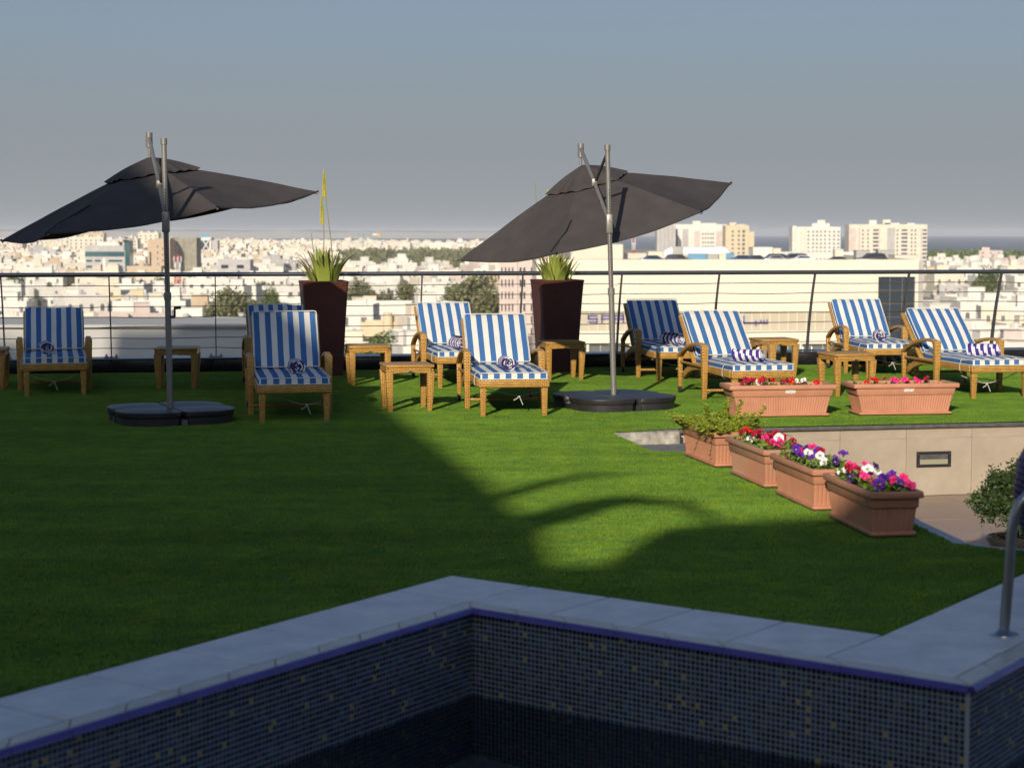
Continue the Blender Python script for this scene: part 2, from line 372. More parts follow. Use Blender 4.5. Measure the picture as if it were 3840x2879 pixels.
# turf blades: one geometry-nodes scatter over the part in view
def blade_tuft(n, h, spread, seed):
    r = random.Random(seed); b = MB()
    for i in range(n):
        a = r.uniform(0, 2 * pi); x, y = r.uniform(-spread, spread), r.uniform(-spread, spread)
        w = .0015; hh = h * r.uniform(.6, 1.1); ln = r.uniform(.2, .9) * hh; bx, by = cos(a) * ln, sin(a) * ln
        px, py = -sin(a) * w, cos(a) * w
        b.add([(x - px, y - py, 0), (x + px, y + py, 0), (x + px * .8 + bx * .4, y + py * .8 + by * .4, hh * .65), (x - px * .8 + bx * .4, y - py * .8 + by * .4, hh * .65), (x + bx, y + by, hh)],
              [(0, 1, 2, 3), (3, 2, 4)])
    return b.mesh('turf_tuft', M['blade'])
tuft_me = blade_tuft(16, .0115, .011, 3)
tuft_src = bpy.data.objects.new('turf_tuft_source', tuft_me)
def scatter(name, poly, density, src, seed=0):
    b = MB(); b.add([(x, y, .001) for x, y in poly], [tuple(range(len(poly)))])
    o = mobj(name, b.mesh(name, M['blade']), kind='stuff')
    ng = bpy.data.node_groups.new(name + '_nodes', 'GeometryNodeTree')
    ng.interface.new_socket('Geometry', in_out='INPUT', socket_type='NodeSocketGeometry')
    ng.interface.new_socket('Geometry', in_out='OUTPUT', socket_type='NodeSocketGeometry')
    N, L = ng.nodes, ng.links
    gi = N.new('NodeGroupInput'); go = N.new('NodeGroupOutput')
    dp = N.new('GeometryNodeDistributePointsOnFaces'); dp.inputs['Density'].default_value = density; dp.inputs['Seed'].default_value = seed
    tri = N.new('GeometryNodeTriangulate')
    L.new(gi.outputs[0], tri.inputs[0]); L.new(tri.outputs[0], dp.inputs['Mesh'])
    oi = N.new('GeometryNodeObjectInfo'); oi.inputs['Object'].default_value = src; oi.inputs['As Instance'].default_value = True
    io = N.new('GeometryNodeInstanceOnPoints'); L.new(dp.outputs['Points'], io.inputs['Points']); L.new(oi.outputs['Geometry'], io.inputs['Instance'])
    rv = N.new('FunctionNodeRandomValue'); rv.data_type = 'FLOAT_VECTOR'; rv.inputs[1].default_value = (0, 0, 6.283)
    L.new(rv.outputs[0], io.inputs['Rotation'])
    rs = N.new('FunctionNodeRandomValue'); rs.data_type = 'FLOAT'; rs.inputs[2].default_value = .7; rs.inputs[3].default_value = 1.25
    L.new(rs.outputs[1], io.inputs['Scale'])
    L.new(io.outputs[0], go.inputs[0])
    md = o.modifiers.new('scatter', 'NODES'); md.node_group = ng
    return o
view_lawn = [(-3.6, 9.3), (-1.72, 6.1)]
grass_poly = [(-6.1, KL(-6.1) - .02), (6.1, KL(6.1) - .02), (4.6, capY(4.6) - .0), (1.31, capY(1.31)), (.757, 14.44), (.986, 13.14), (1.97, 13.04)] + EDGE[1:] \
    + [(lowfar.x - .05, lowfar.y)] + [tuple(B2_ + V * .02), tuple(A2 + VL * .012), tuple(A2 - VL * 2.75 + Vector((-.008, .0))), (-3.0, 9.6)]
scatter('turf_blades', grass_poly[::-1], 5600, tuft_src, 1)

# kerb of black granite under the railing
kerb = mobj('kerb', MB().prism([(-10, KL(-10) + .03), (10, KL(10) + .03), (10, KL(10) + .33), (-10, KL(-10) + .33)], -.5, .150).mesh('kerb_core', M['coping_joint']), kind='structure')
ka = math.atan(.163)
tile_me = MB().box((0, 0, .078), (1.115, .024, .136)).mesh('kerb_tile', M['blackgranite'], bevel=.003)
x = -9.4
while x < 9.6:
    mobj('tile', tile_me, kerb, (x, KL(x) + .014, 0), (0, 0, ka)); x += 1.12 * cos(ka)
ledge = MB().prism([(-10, KL(-10) - .012), (10, KL(10) - .012), (10, KL(10) + .34), (-10, KL(-10) + .34)], .1505, .166).mesh('ledge', M['ledge'])
mobj('ledge', ledge, kerb)

# sunken floor, its stone wall, cap, steps and lawn kerb
WZ = -.59
low = mobj('lower_floor', MB().prism([(1.9, 8.0), (12, 8.0), (12, capY(12) + .1), (1.2, capY(1.2) + .1)], WZ - .1, WZ - .012).mesh('lower_floor', M['grout']), kind='structure')
# paving tiles
pa = R(11.5); pc, ps = cos(pa), sin(pa)
pt_me = MB().box((0, 0, -.006), (1.194, 1.194, .012)).mesh('paving_tile', M['floorstone'], bevel=.002, seg=1)
for i in range(-2, 7):
    for j in range(-6, 1):
        lx, ly = (i + .28) * 1.2, (j - .5) * 1.2
        X = 2.6 + lx * pc - ly * ps; Y = capY(2.6) - .02 + lx * ps + ly * pc
        if 1.7 < X < 9 and 8 < Y: mobj('tile', pt_me, low, (X, Y, WZ), (0, 0, pa))
wall = mobj('retaining_wall', MB().prism([(1.30, capY(1.3) + .025), (12, capY(12) + .025), (12, capY(12) + .3), (1.30, capY(1.3) + .3)], WZ - .1, -.032).mesh('retaining_wall', M['grout']), kind='structure')
wa = math.atan(.2037); PW = .572
wp_me = MB().box((0, 0, 0), (PW - .003, .02, .470)).mesh('wall_panel', M['wallstone'], bevel=.0015, seg=1)
wp2_me = MB().box((0, 0, 0), (PW - .003, .02, .084)).mesh('wall_strip', M['wallstone'], bevel=.0015, seg=1)
for i in range(0, 16):
    t = 1.315 + (i + .5) * PW * cos(wa) + .211
    mobj('panel', wp_me, wall, (t, capY(t) + .013, WZ + .235), (0, 0, wa))
    mobj('panel', wp2_me, wall, (t, capY(t) + .013, -.078), (0, 0, wa))
capm = MB().prism([(1.30, capY(1.3) - .03), (12, capY(12) - .03), (12, capY(12) + .10), (1.30, capY(1.3) + .10)], -.034, -.0045).mesh('cap_stone', M['darkstone'], bevel=.003)
mobj('cap_stone', capm, wall)
# recess and steps
stepo = mobj('steps', MB().prism([(.70, 14.60), (.70, 14.45), (.92, 12.95), (1.42, 12.95), (1.42, 14.62)], -.20, -.10).mesh('step', mat('dark_step', (.22, .215, .21), .8, color2=(.13, .128, .125), noise_scale=6, detail=8)), kind='structure')
for k in range(3):
    x0 = 1.42 + .18 * k
    mobj('step', MB().prism([(x0, 12.9), (x0 + .18, 12.9), (x0 + .18, 14.66 + .03 * k), (x0, 14.66 + .03 * k)], WZ - .05, -.22 - .12 * k).mesh('step', M['darkstone']), stepo)
rw = MB(); rw.prism([(.761, 14.436), (1.31, 14.556), (1.31, 14.9), (.70, 14.9), (.70, 14.436)][::1], -.2, -.0035)
rw.prism([(.761, 14.436), (.70, 14.436), (.90, 13.10), (.99, 13.10)], -.2, -.0035)
rw.prism([(.93, 13.144), (.93, 12.9), (2.0, 12.8), (1.98, 13.05)], -.7, -.0035)
mobj('recess_wall', rw.mesh('recess_wall', M['concrete'], fix=True), stepo)
mobj('metal_edge', MB().box((1.312, 14.552, -.05), (.008, .008, .10)).mesh('metal_edge', M['steel']), stepo)
# kerb round the lawn edge (between turf and sunken floor)
ek = MB()
pts = [Vector(p) for p in EDGE + [(3.4, 8.85), (6, 8.7)]]
outer = []
for i, p in enumerate(pts):
    t = (pts[min(i + 1, len(pts) - 1)] - pts[max(i - 1, 0)]).normalized(); outer.append(p + Vector((-t.y, t.x)) * .09)
poly = [tuple(p) for p in pts] + [tuple(p) for p in reversed(outer)]
ek.prism(poly, -.7, -.001); mobj('lawn_kerb', ek.mesh('lawn_kerb', M['kerbstone'], fix=True), kind='structure')

# pool: coping, nose, trim, mosaic walls, water
NF = .15                                       # share of the coping width taken by the beige nose
CZ = .012; TL = .455; NL = .25
cop = mobj('pool_coping', MB().prism([tuple(A2 - VL * 8), tuple(A2), tuple(B2_), tuple(B2_ + VR * 6), tuple(I1 + VR * 6), tuple(I1), tuple(I0), tuple(I0 - VL * 8)][::-1], -.0142, -.012).mesh('coping_bed', M['coping_joint'], fix=True), kind='structure')
def quad_tile(name, P, z0, z1, material, parent, bevel=.003, g=.0055):
    c = (P[0] + P[1] + P[2] + P[3]) / 4; Q = []
    for i in range(4):
        a, b = (P[i - 1] - P[i]).normalized(), (P[(i + 1) % 4] - P[i]).normalized(); Q.append(P[i] + (a + b) * g)
    if (Q[1] - Q[0]).cross(Q[3] - Q[0]) < 0: Q = Q[::-1]
    return mobj(name, MB().prism([tuple(p) for p in Q], z0, z1).mesh(name, material, bevel=bevel, seg=1), parent)
J0, J1 = I0.lerp(A2, NF), I1.lerp(B2_, NF)      # where nose tiles meet the big tiles
TA = TL - .02
# corner tile, arm between the corners, left arm, right arm
quad_tile('tile', [A2, A2 + U * TA, J0, A2 - VL * TA], -.01, CZ, M['coping'], cop)
LU = (B2_ - A2).length; JU = (J1 - J0).normalized(); cutU = [TA + (LU - TA) * k / 4 for k in range(5)]
for k in range(4):
    quad_tile('tile', [A2 + U * cutU[k], A2 + U * cutU[k + 1], J0 + JU * (cutU[k + 1] - TA), J0 + JU * (cutU[k] - TA)], -.01, CZ, M['coping'], cop)
_dx = J1 - B2_; _det = U.x * -VR.y + VR.x * U.y
_a = (_dx.x * -VR.y + VR.x * _dx.y) / _det; KP = B2_ + U * _a            # where the cross joint meets the inner tile edge
quad_tile('tile', [B2_, KP, J1, J0 + JU * (LU - TA)], -.01, CZ, M['coping'], cop)
for k in range(15):
    a0, a1 = TA + TL * k, TA + TL * (k + 1)
    quad_tile('tile', [A2 - VL * a0, A2 - VL * a1, J0 - VL * (a1 - TA), J0 - VL * (a0 - TA)], -.01, CZ, M['coping'], cop)
for k in range(11):
    quad_tile('tile', [B2_ + VR * TL * k, B2_ + VR * TL * (k + 1), KP + VR * TL * (k + 1), KP + VR * TL * k], -.01, CZ, M['coping'], cop)
def trim_mesh(L_):
    b = MB(); n = 7
    prof = [(0, 0)] + [(.022 * sin(a), .022 * cos(a)) for a in [k * pi / 2 / (n - 1) for k in range(n)]]
    P0 = [(0.0015, y, z) for y, z in prof]; P1 = [(L_ - .0015, y, z) for y, z in prof]
    m_ = len(prof); b.add(P0 + P1, [(i, i + 1, m_ + i + 1, m_ + i) for i in range(m_ - 1)] + [tuple(reversed(range(m_))), tuple(range(m_, 2 * m_)), (m_ - 1, 0, m_, 2 * m_ - 1)])
    return b.mesh('trim_tile', M['trim_purple'], smooth=True, fix=True)
trim_me = trim_mesh(NL)
def run(o, j, e, je):
    """nose tiles and trim from inner corner o to e; j, je are the matching points on the tile edge"""
    d = (e - o); length = d.length; d = d / length; n_ = max(1, round(length / NL)); Ls = length / n_
    inward = Vector((-d.y, d.x)); mid = (j + je) / 2
    if inward.dot(mid - o) > 0: inward = -inward
    ang = math.atan2(d.y, d.x); cr = d.x * inward.y - d.y * inward.x; tm = trim_mesh(Ls)
    for k in range(n_):
        fa, fb = k / n_, (k + 1) / n_
        quad_tile('edge_tile', [o.lerp(e, fa), o.lerp(e, fb), j.lerp(je, fb), j.lerp(je, fa)], -.01, CZ - .001, M['edge_beige'], cop, bevel=.004, g=.0015)
        q = o.lerp(e, fa) if cr > 0 else o.lerp(e, fb)
        mobj('trim_tile', tm, cop, (q.x, q.y, -.014), (0, 0, ang if cr > 0 else ang + pi))
run(I0, J0, I1, J1)
run(I0, J0, I0 - VL * 7, J0 - VL * 7)
run(I1, J1, I1 + VR * 5, J1 + VR * 5)
# mosaic: real tiles on a grout backing
PT = .0205; POOLZ = -2.1
class TileRun: pass
mos_root = mobj('pool_wall', MB().mesh('pool_wall_empty', M['mosaic_grout']) if False else
    (lambda b: b.mesh('pool_wall_backing', M['mosaic_grout'], fix=True))(
    MB().prism([tuple(I0 - VL * 8), tuple(I0 - VL * 8 - U * .05), tuple(I0 + VL * .05 - U * .05), tuple(I1 + VR * .05 - U * .05), tuple(I1 + VR * 6 - U * .05), tuple(I1 + VR * 6), tuple(I1), tuple(I0)], POOLZ - .1, -.0145)), kind='structure')
cand = []
mrng = random.Random(11)
def mos_index():
    q = mrng.random()
    return 5 if q < .022 else 6 if q < .03 else (0, 0, 1, 1, 2, 2, 3, 4)[mrng.randrange(8)]
UI = (I1 - I0).normalized(); perp = lambda d_: Vector((d_.y, -d_.x))
for (o, d, nrm, length) in ((I0, UI, perp(UI), (I1 - I0).length), (I0, -VL, perp(VL), 4.0), (I1, VR, perp(VR), 1.6)):
    n = int(length / PT)
    for i in range(n):
        for j in range(int(1.75 / PT)):
            s_ = (i + .5) * PT + .001; z = -.0175 - (j + .5) * PT
            p = o + d * s_
            cand.append((p.x, p.y, z, d, nrm, mos_index()))
def in_view(x, y, z):
    c, s = cos(R(4.6349)), sin(R(4.6349)); w = y * c - (z - CAMH) * s
    if w < .5: return False
    u = 7000 * x / w + 1920; v = 1439.5 - 7000 * (y * s + (z - CAMH) * c) / w
    return -60 < u < 3900 and -60 < v < (2940 if z > -.36 else 4300)
cand = [c for c in cand if in_view(c[0], c[1], c[2])]
cand.sort(key=lambda c: (c[2] < -.37, math.hypot(c[0], c[1])))
def tile_geo(h=.0022):
    g = PT * .415; k = g * .86
    P = [(-g, 0, -g), (g, 0, -g), (g, 0, g), (-g, 0, g), (-k, -h, -k), (k, -h, -k), (k, -h, k), (-k, -h, k)]
    return P, [(4, 5, 6, 7), (0, 1, 5, 4), (1, 2, 6, 5), (2, 3, 7, 6), (3, 0, 4, 7)]
TP, TF = tile_geo()
tile_mes = []
for m_ in MOS:
    b = MB(); b.add(TP, TF); tile_mes.append(b.mesh('mosaic_tile', m_))
rest = MB()
for i, (x, y, z, d, nrm, mi) in enumerate(cand):
    ang = math.atan2(nrm.y, nrm.x) + pi / 2       # local -y looks along nrm
    jz = mrng.uniform(-.03, .03)
    if i < 296: mobj('mosaic_tile', tile_mes[mi], mos_root, (x, y, z), (0, 0, ang + jz * .5))
    else:
        ca, sa = cos(ang + jz), sin(ang + jz)
        rest.add([(x + px * ca - py * sa, y + px * sa + py * ca, z + pz) for px, py, pz in TP], TF, mi)
mobj('mosaic_tiles', rest.mesh('mosaic_tiles', MOS), mos_root, kind='stuff')
pf = MB().prism([tuple(I0 - VL * 8), tuple(I1 + U * 6 - VL * 8), tuple(I1 + U * 6 + VR * 6), tuple(I1 + VR * 6), tuple(I1), tuple(I0)], POOLZ - .1, POOLZ)
mobj('pool_floor', pf.mesh('pool_floor', mat('pool_floor_tile', (.02, .035, .06), .4), fix=True), kind='structure')
wm = MB(); wpl = [tuple(I0 - VL * 8), tuple(I1 + U * 6 - VL * 8), tuple(I1 + U * 6 + VR * 6), tuple(I1 + VR * 6), tuple(I1), tuple(I0)]
wm.add([(x, y, -.362) for x, y in wpl], [tuple(range(6))])
mobj('pool_water', wm.mesh('pool_water', M['water'], fix=False), kind='structure')

# unseen hotel block, roofline shaped to throw the big shadow over terrace and pool
prof = [(-45, -27), (-45, 17.5), (-21.0, 17.5), (-20.7, 17.32), (-19.8, 17.3), (-19.65, 16.7), (-19.15, 16.7), (-19.0, 17.75), (-17.9, 17.75), (-17.6, 17.98), (-15.2, 17.98), (-13.6, 16.15), (-8.37, 11.12), (-6.52, 9.34), (-4.87, 7.80), (-3.97, 6.90), (-3.72, 6.56), (-3.50, 6.56), (-3.40, 6.97), (-3.2, 7.05), (-2.5, 7.15), (24, 7.2), (24, -27)]
hb = MB(); n = len(prof)
hb.add([(x, -8, z) for x, z in prof] + [(x, -26, z) for x, z in prof], [tuple(range(n)), tuple(reversed(range(n, 2 * n)))] + [(i, i + n, (i + 1) % n + n, (i + 1) % n) for i in range(n)])
ho = mobj('unseen_hotel', hb.mesh('unseen_hotel', M['w_cream'], fix=True))
tag(ho, 'unseen hotel block behind the pool terrace, roofline shaped to cast its shadow', 'building')
pr = empty('palm_tree', (-3.45, -5.0, -.6), 0, 'unseen thin palm added behind the pool, fronds shaped to shade the sunlit turf tip', 'palm')  # unseen palm added here, fronds bent to cast streaks on the turf
_b = MB().tube([(-.35, 0, 0), (-.33, 0, 3), (-.3, 0, 5.6)], [.04, .032, .02], 8); mobj('trunk', _b.mesh('trunk', mat('palm_bark', (.2, .15, .1), .9)), pr)
for _k, _q in enumerate((((-.3, -1.15), (.1, -.45), (.42, -.02), (.75, .02), (1.05, -.22)), ((-.3, -1.15), (-.18, -.5), (.05, .02), (.32, .22), (.62, .10)), ((-.3, -1.15), (-.5, -.45), (-.42, .12), (-.1, .42), (.34, .44)), ((-.3, -1.15), (-.8, -.8), (-1.1, -.35), (-1.25, .05), (-1.2, .3)))):
    _f = MB(); _pts = [Vector((x, .25 * sin(_k * 2 + i), 6.72 + z)) for i, (x, z) in enumerate(_q)]
    for i in range(4):
        for j in range(3):
            t0_, t1_ = (i * 3 + j) / 12, (i * 3 + j + 1) / 12; p0, p1 = _pts[i].lerp(_pts[i + 1], j / 3), _pts[i].lerp(_pts[i + 1], (j + 1) / 3)
            d_ = (_pts[i + 1] - _pts[i]).normalized(); n_ = Vector((-d_.z, 0, d_.x)); w0_, w1_ = .012 + .075 * sin(pi * t0_), .012 + .075 * sin(pi * t1_)
            _f.add([p0 - n_ * w0_, p0 + n_ * w0_, p1 + n_ * w1_, p1 - n_ * w1_, p0 - n_ * w0_ + Vector((0, .004, 0)), p0 + n_ * w0_ + Vector((0, .004, 0)), p1 + n_ * w1_ + Vector((0, .004, 0)), p1 - n_ * w1_ + Vector((0, .004, 0))], [(0, 1, 2, 3), (7, 6, 5, 4)])
    mobj('frond', _f.mesh('frond', M['leaf']), pr)
tb = MB().prism([(-14, -8.1), (14, -8.1), (14, 8.0), (14, capY(12)), (14, KL(14) + .30), (-14, KL(-14) + .30)], -27, -1.2)
mobj('terrace_slab', tb.mesh('terrace_slab', M['w_cream'], fix=True), kind='structure')

# ------------------------------------------------------------------ railing
rail = empty('cable_railing', (0, 0, 0), 0, 'dark steel railing with curved posts and thin cables along the far edge of the turf', 'railing')
ndir = Vector((sin(ka), -cos(ka)))       # towards the terrace
def rail_pt(x, z):
    """point on the curved post profile at base x"""
    y = KL(x) + .20; t = (z - .166) / .92; off = .27 * t * (0.55 + .45 * t)
    return Vector((x + ndir.x * off, y + ndir.y * off, z))
post_x = [-4.45 + 1.133 * k for k in range(-4, 12)]
pm = MB(); zz = [.17 + .92 * i / 10 for i in range(11)]
path = []
for z in zz:
    q = rail_pt(0, z) - Vector((0, KL(0) + .20, 0)); path.append((-(q.x ** 2 + q.y ** 2) ** .5, z))
wid = [.085 - .034 * i / 10 for i in range(11)]
pm.sweep(path, .012, wid, 0)
post_me = pm.mesh('rail_post', M['post_steel'], bevel=.001, seg=1, smooth=False)
plate_me = MB().box((0, 0, .172), (.16, .09, .010)).mesh('base_plate', M['steel'], bevel=.001, seg=1)
bb = MB()
for s_ in (-1, 1): bb.lathe([(0.0, .205), (.009, .203), (.012, .195), (.012, .178)], 8, (s_ * .055, 0))
bolt_me = bb.mesh('bolt', M['steel'], smooth=True)
for x in post_x:
    p = mobj('post', post_me, rail, (x, KL(x) + .20, 0), (0, 0, ka))
    mobj('base_plate', plate_me, p)
    one = MB().lathe([(0.0, .205), (.009, .203), (.012, .195), (.012, .178)], 8).mesh('bolt', M['steel'], smooth=True) if x == post_x[0] else one
    mobj('bolt', one, p, (.055, -.01, 0)); mobj('bolt', one, p, (-.055, -.01, 0))
t0, t1 = rail_pt(-10, 1.09), rail_pt(10, 1.09)
mobj('handrail', MB().tube([t0, t1], .0245, 14).mesh('handrail', M['rail_steel'], smooth=True), rail)
for ci, z in enumerate((.965, .85, .735, .62, .505, .385, .27)):
    pts = []
    for a, b in zip(post_x[:-1], post_x[1:]):
        sag = rnd.uniform(-.004, .014)
        for k in range(6):
            t = k / 6; q = rail_pt(a + (b - a) * t, z); q.z -= sag * 4 * t * (1 - t) - rnd.uniform(-.001, .001); pts.append(q)
    mobj('cable', MB().tube(pts, .0047, 6).mesh('cable', M['wire'], smooth=True), rail)

# ------------------------------------------------------------------ loungers
def puff(me, amt, axis=2):
    me.update()
def cushion(name, lx, y0, y1, th, z0=0.0, puffz=.010, seed=0.0):
    """striped cushion: top/ends striped, sides blue; subdivided and softly puffed"""
    nx, ny = 12, 14; b = MB(); V_ = {}
    def P(i, j, top):
        x = -lx + 2 * lx * i / nx; y = y0 + (y1 - y0) * j / ny
        u, w = 2 * i / nx - 1, 2 * j / ny - 1
        edge = max(abs(u), abs(w)) ** 8
        zz_ = z0 + (th + puffz * (1 - u * u) * (1 - w * w) - .010 * edge + .007 * noise.noise(Vector((x * 6, y * 5, 1.0 + lx + seed))) + .003 * noise.noise(Vector((x * 16, y * 12, 4.0 + seed))) if top else 0)
        r = .022; # round corners in plan
        cxn = lx - r; cyn = (y1 - y0) / 2 - r; ym = (y0 + y1) / 2
        if abs(x) > cxn and abs(y - ym) > cyn:
            x = math.copysign(cxn + r * .72, x); y = ym + math.copysign(cyn + r * .72, y - ym)
        return (x, y, zz_)
    grid = [[len(V_) for j in range(ny + 1)] for i in range(nx + 1)]
    vs_ = [P(i, j, True) for i in range(nx + 1) for j in range(ny + 1)] + [P(i, j, False) for i in range(nx + 1) for j in range(ny + 1)]
    o = (nx + 1) * (ny + 1); idx = lambda i, j, t=0: i * (ny + 1) + j + t * o
    F = []
    for i in range(nx):
        for j in range(ny): F.append((idx(i, j), idx(i + 1, j), idx(i + 1, j + 1), idx(i, j + 1)))
    b.add(vs_, F, 0)
    b.f += [(idx(i, 0, 1), idx(i + 1, 0, 1), idx(i + 1, 0), idx(i, 0)) for i in range(nx)]; b.m += [0] * nx
    b.f += [(idx(i + 1, ny, 1), idx(i, ny, 1), idx(i, ny), idx(i + 1, ny)) for i in range(nx)]; b.m += [0] * nx
    b.f += [(idx(0, j + 1, 1), idx(0, j, 1), idx(0, j), idx(0, j + 1)) for j in range(ny)]; b.m += [1] * ny
    b.f += [(idx(nx, j, 1), idx(nx, j + 1, 1), idx(nx, j + 1), idx(nx, j)) for j in range(ny)]; b.m += [1] * ny
    b.f.append(tuple(idx(i, 0, 1) for i in reversed(range(nx + 1)))[:0] or (idx(0, 0, 1), idx(0, ny, 1), idx(nx, ny, 1), idx(nx, 0, 1))); b.m.append(2)
    me = b.mesh(name, [M['stripes'], M['blue_fabric'], M['white_fabric']], smooth=False)
    bm = bmesh.new(); bm.from_mesh(me); bmesh.ops.recalc_face_normals(bm, faces=bm.faces)
    es = [e for e in bm.edges if len(e.link_faces) == 2 and e.calc_face_angle(0) > R(50)]
    bmesh.ops.bevel(bm, geom=es, offset=.007, segments=2, affect='EDGES', profile=.5)
    bm.to_mesh(me); bm.free(); me.polygons.foreach_set('use_smooth', [True] * len(me.polygons)); me.set_sharp_from_angle(angle=R(60))
    return me
def piping(lx, y0, y1, z):
    r = .02; e = .001; pts = []
    for (cx, cy, a0) in ((lx - r, y0 + r, -90), (lx - r, y1 - r, 0), (-lx + r, y1 - r, 90), (-lx + r, y0 + r, 180)):
        for k in range(4):
            a = R(a0 + 30 * k); pts.append((cx + (r + e) * cos(a), cy + (r + e) * sin(a), z))
    return MB().tube(pts, .0042, 6, closed=True).mesh('piping', M['white_fabric'], smooth=True)
HINGE = (0, 1.10, .335)
lounger_parts = {}
def build_lounger():
    root = empty('sun_lounger')
    for s_ in (-1, 1):
        b = MB().box((s_ * .262, .02, .14), (.042, .042, .28), top=(1.38, 1.38), topoff=(s_ * -.002, 0)); mobj('leg', b.mesh('leg', M['rattan'], bevel=.006), root)
    for s_ in (-1, 1):
        b = MB().box((s_ * .33, .68, .2525), (.044, .044, .505), top=(1.5, 1.5)); mobj('arm_post', b.mesh('arm_post', M['rattan'], bevel=.008), root)
    b = MB().box((0, 0.0, .279), (.60, .05, .066)); mobj('front_rail', b.mesh('front_rail', M['rattan'], bevel=.008), root)
    for s_ in (-1, 1):
        b = MB().sweep([(.028, .279), (.3, .281), (.6, .286), (.8, .292), (.95, .29), (1.1, .276), (1.25, .245), (1.36, .205), (1.42, .17)], .048, .062, s_ * .285)
        mobj('side_rail', b.mesh('side_rail', M['rattan'], bevel=.007), root)
        b = MB().sweep([(.66, .492), (.76, .506), (.90, .505), (1.06, .486), (1.20, .456), (1.34, .410), (1.455, .352)], .05, [.03, .03, .03, .032, .034, .036, .04], s_ * .33)
        mobj('armrest', b.mesh('armrest', M['rattan'], bevel=.007), root)
        b = MB().box((s_ * .33, 1.44, .21), (.036, .036, .30), top=(1.25, 1.25)); rl = mobj('rear_leg', b.mesh('rear_leg', M['rattan'], bevel=.006), root)
        w = MB().tube([(s_ * .33 - .012, 1.44, .032), (s_ * .33 + .012, 1.44, .032)], .031, 14); mobj('wheel', w.mesh('wheel', M['rubber'], smooth=True), rl)
        w = MB().box((s_ * .33 - .016, 1.44, .045), (.004, .03, .06)).box((s_ * .33 + .016, 1.44, .045), (.004, .03, .06)); mobj('wheel_fork', w.mesh('wheel_fork', M['steel']), rl)
        b = MB().tube([(s_ * .33, .69, .305), (s_ * .33, 1.43, .305)], .0115, 8); mobj('side_bar', b.mesh('side_bar', M['rattan'], smooth=True), root)
    b = MB().tube([(-.31, .68, .085), (.31, .68, .085)], .0125, 8); mobj('crossbar', b.mesh('crossbar', M['rattan'], smooth=True), root)
    b = MB().tube([(-.3, 1.42, .15), (.3, 1.42, .15)], .0125, 8); mobj('crossbar', b.mesh('crossbar', M['rattan'], smooth=True), root)
    b = MB().box((0, .56, .298), (.53, 1.06, .012)); mobj('seat_deck', b.mesh('seat_deck', M['deck']), root)
    sc = mobj('seat_cushion', cushion('seat_cushion', .292, -.022, 1.085, .058), root, (0, 0, .3135))
    mobj('piping', piping(.292, -.022, 1.085, .0555), sc); mobj('piping', piping(.292, -.022, 1.085, .003), sc)
    # reclining back: local y runs up the back
    bf = MB().box((0, .315, -.045), (.60, .67, .032)); bfo = mobj('back_frame', bf.mesh('back_frame', M['rattan'], bevel=.008), root, HINGE, (R(43), 0, 0))
    bc = mobj('back_cushion', cushion('back_cushion', .281, .0, .600, .058), root, (0, HINGE[1] - .003, HINGE[2] + .015), (R(43), 0, 0))
    mobj('piping', piping(.281, .0, .600, .0555), bc); mobj('piping', piping(.281, .0, .600, .003), bc)
    for s_ in (-.2, .2): mobj('back_prop', MB().tube([(s_, 1.38, .52), (s_, 1.40, .17)], .01, 6).mesh('back_prop', M['post_steel'], smooth=True), root)
    # ties
    def tie(seed, side=True):
        r = random.Random(seed); b = MB()
        if side:
            for s_ in (-1, 1):
                b.tube([(s_ * .288, .2, .365), (s_ * .312, .19, .345), (s_ * .318, .2, .30), (s_ * .314, .205, .255), (s_ * .29, .22, .238)], .0032, 5)
        k = r.uniform(-.05, .12); zk = r.uniform(.12, .16); pts = []
        for i in range(9):
            t = i / 8; x = -.29 + .58 * t; xx = (x - k)
            pts.append((x, .22, zk + (.235 - zk) * min(1, (abs(xx) / .33)) ** 1.35))
        b.tube(pts, .0036, 5)
        b.lathe([(0, zk - .012), (.011, zk - .006), (.012, zk + .004), (0, zk + .011)], 6, (k, .215))
        b.tube([(k, .21, zk), (k + .012, .2, zk - .03), (k + .03, .2, zk - .075)], .004, 5)
        b.tube([(k, .21, zk), (k - .02, .2, zk - .02), (k - .05, .195, zk - .035)], .004, 5)
        return b.mesh('tie_string', M['string'], smooth=True)
    mobj('tie_string', tie(4), root)
    return root, tie
proto, tie_fn = build_lounger()
LG = 'rattan sun loungers with blue and white striped cushions'
LOUNGERS = [
    # C, heading, back angle, label
    ((-4.32, 17.60), 14, 42, 'shaded striped lounger standing leftmost, between the left edge and the left parasol pole'),
    ((-2.17, 17.90), 11, 44, 'shaded lounger mostly hidden behind another, only its back and left arm showing'),
    ((-1.77, 15.14), 10, 51, 'lounger nearest the left parasol, shadow edge running diagonally across its striped back'),
    ((-.457, 18.56), 11, 43, 'sunlit lounger in the back row behind the middle front lounger'),
    ((.017, 15.69), 7, 43, 'sunlit lounger in the front row between the small table and the right parasol base'),
    ((1.78, 19.27), 9, 44, 'lounger with its back in parasol shade, just right of the right parasol pole'),
    ((2.248, 16.67), 12, 42, 'sunlit lounger behind the left terracotta flower box'),
    ((4.06, 19.85), 5, 42, 'sunlit lounger in the back row above the right terracotta flower box'),
    ((4.56, 17.37), 12, 41, 'sunlit lounger at the right edge, cut by the frame, with a sideways rolled towel'),
]
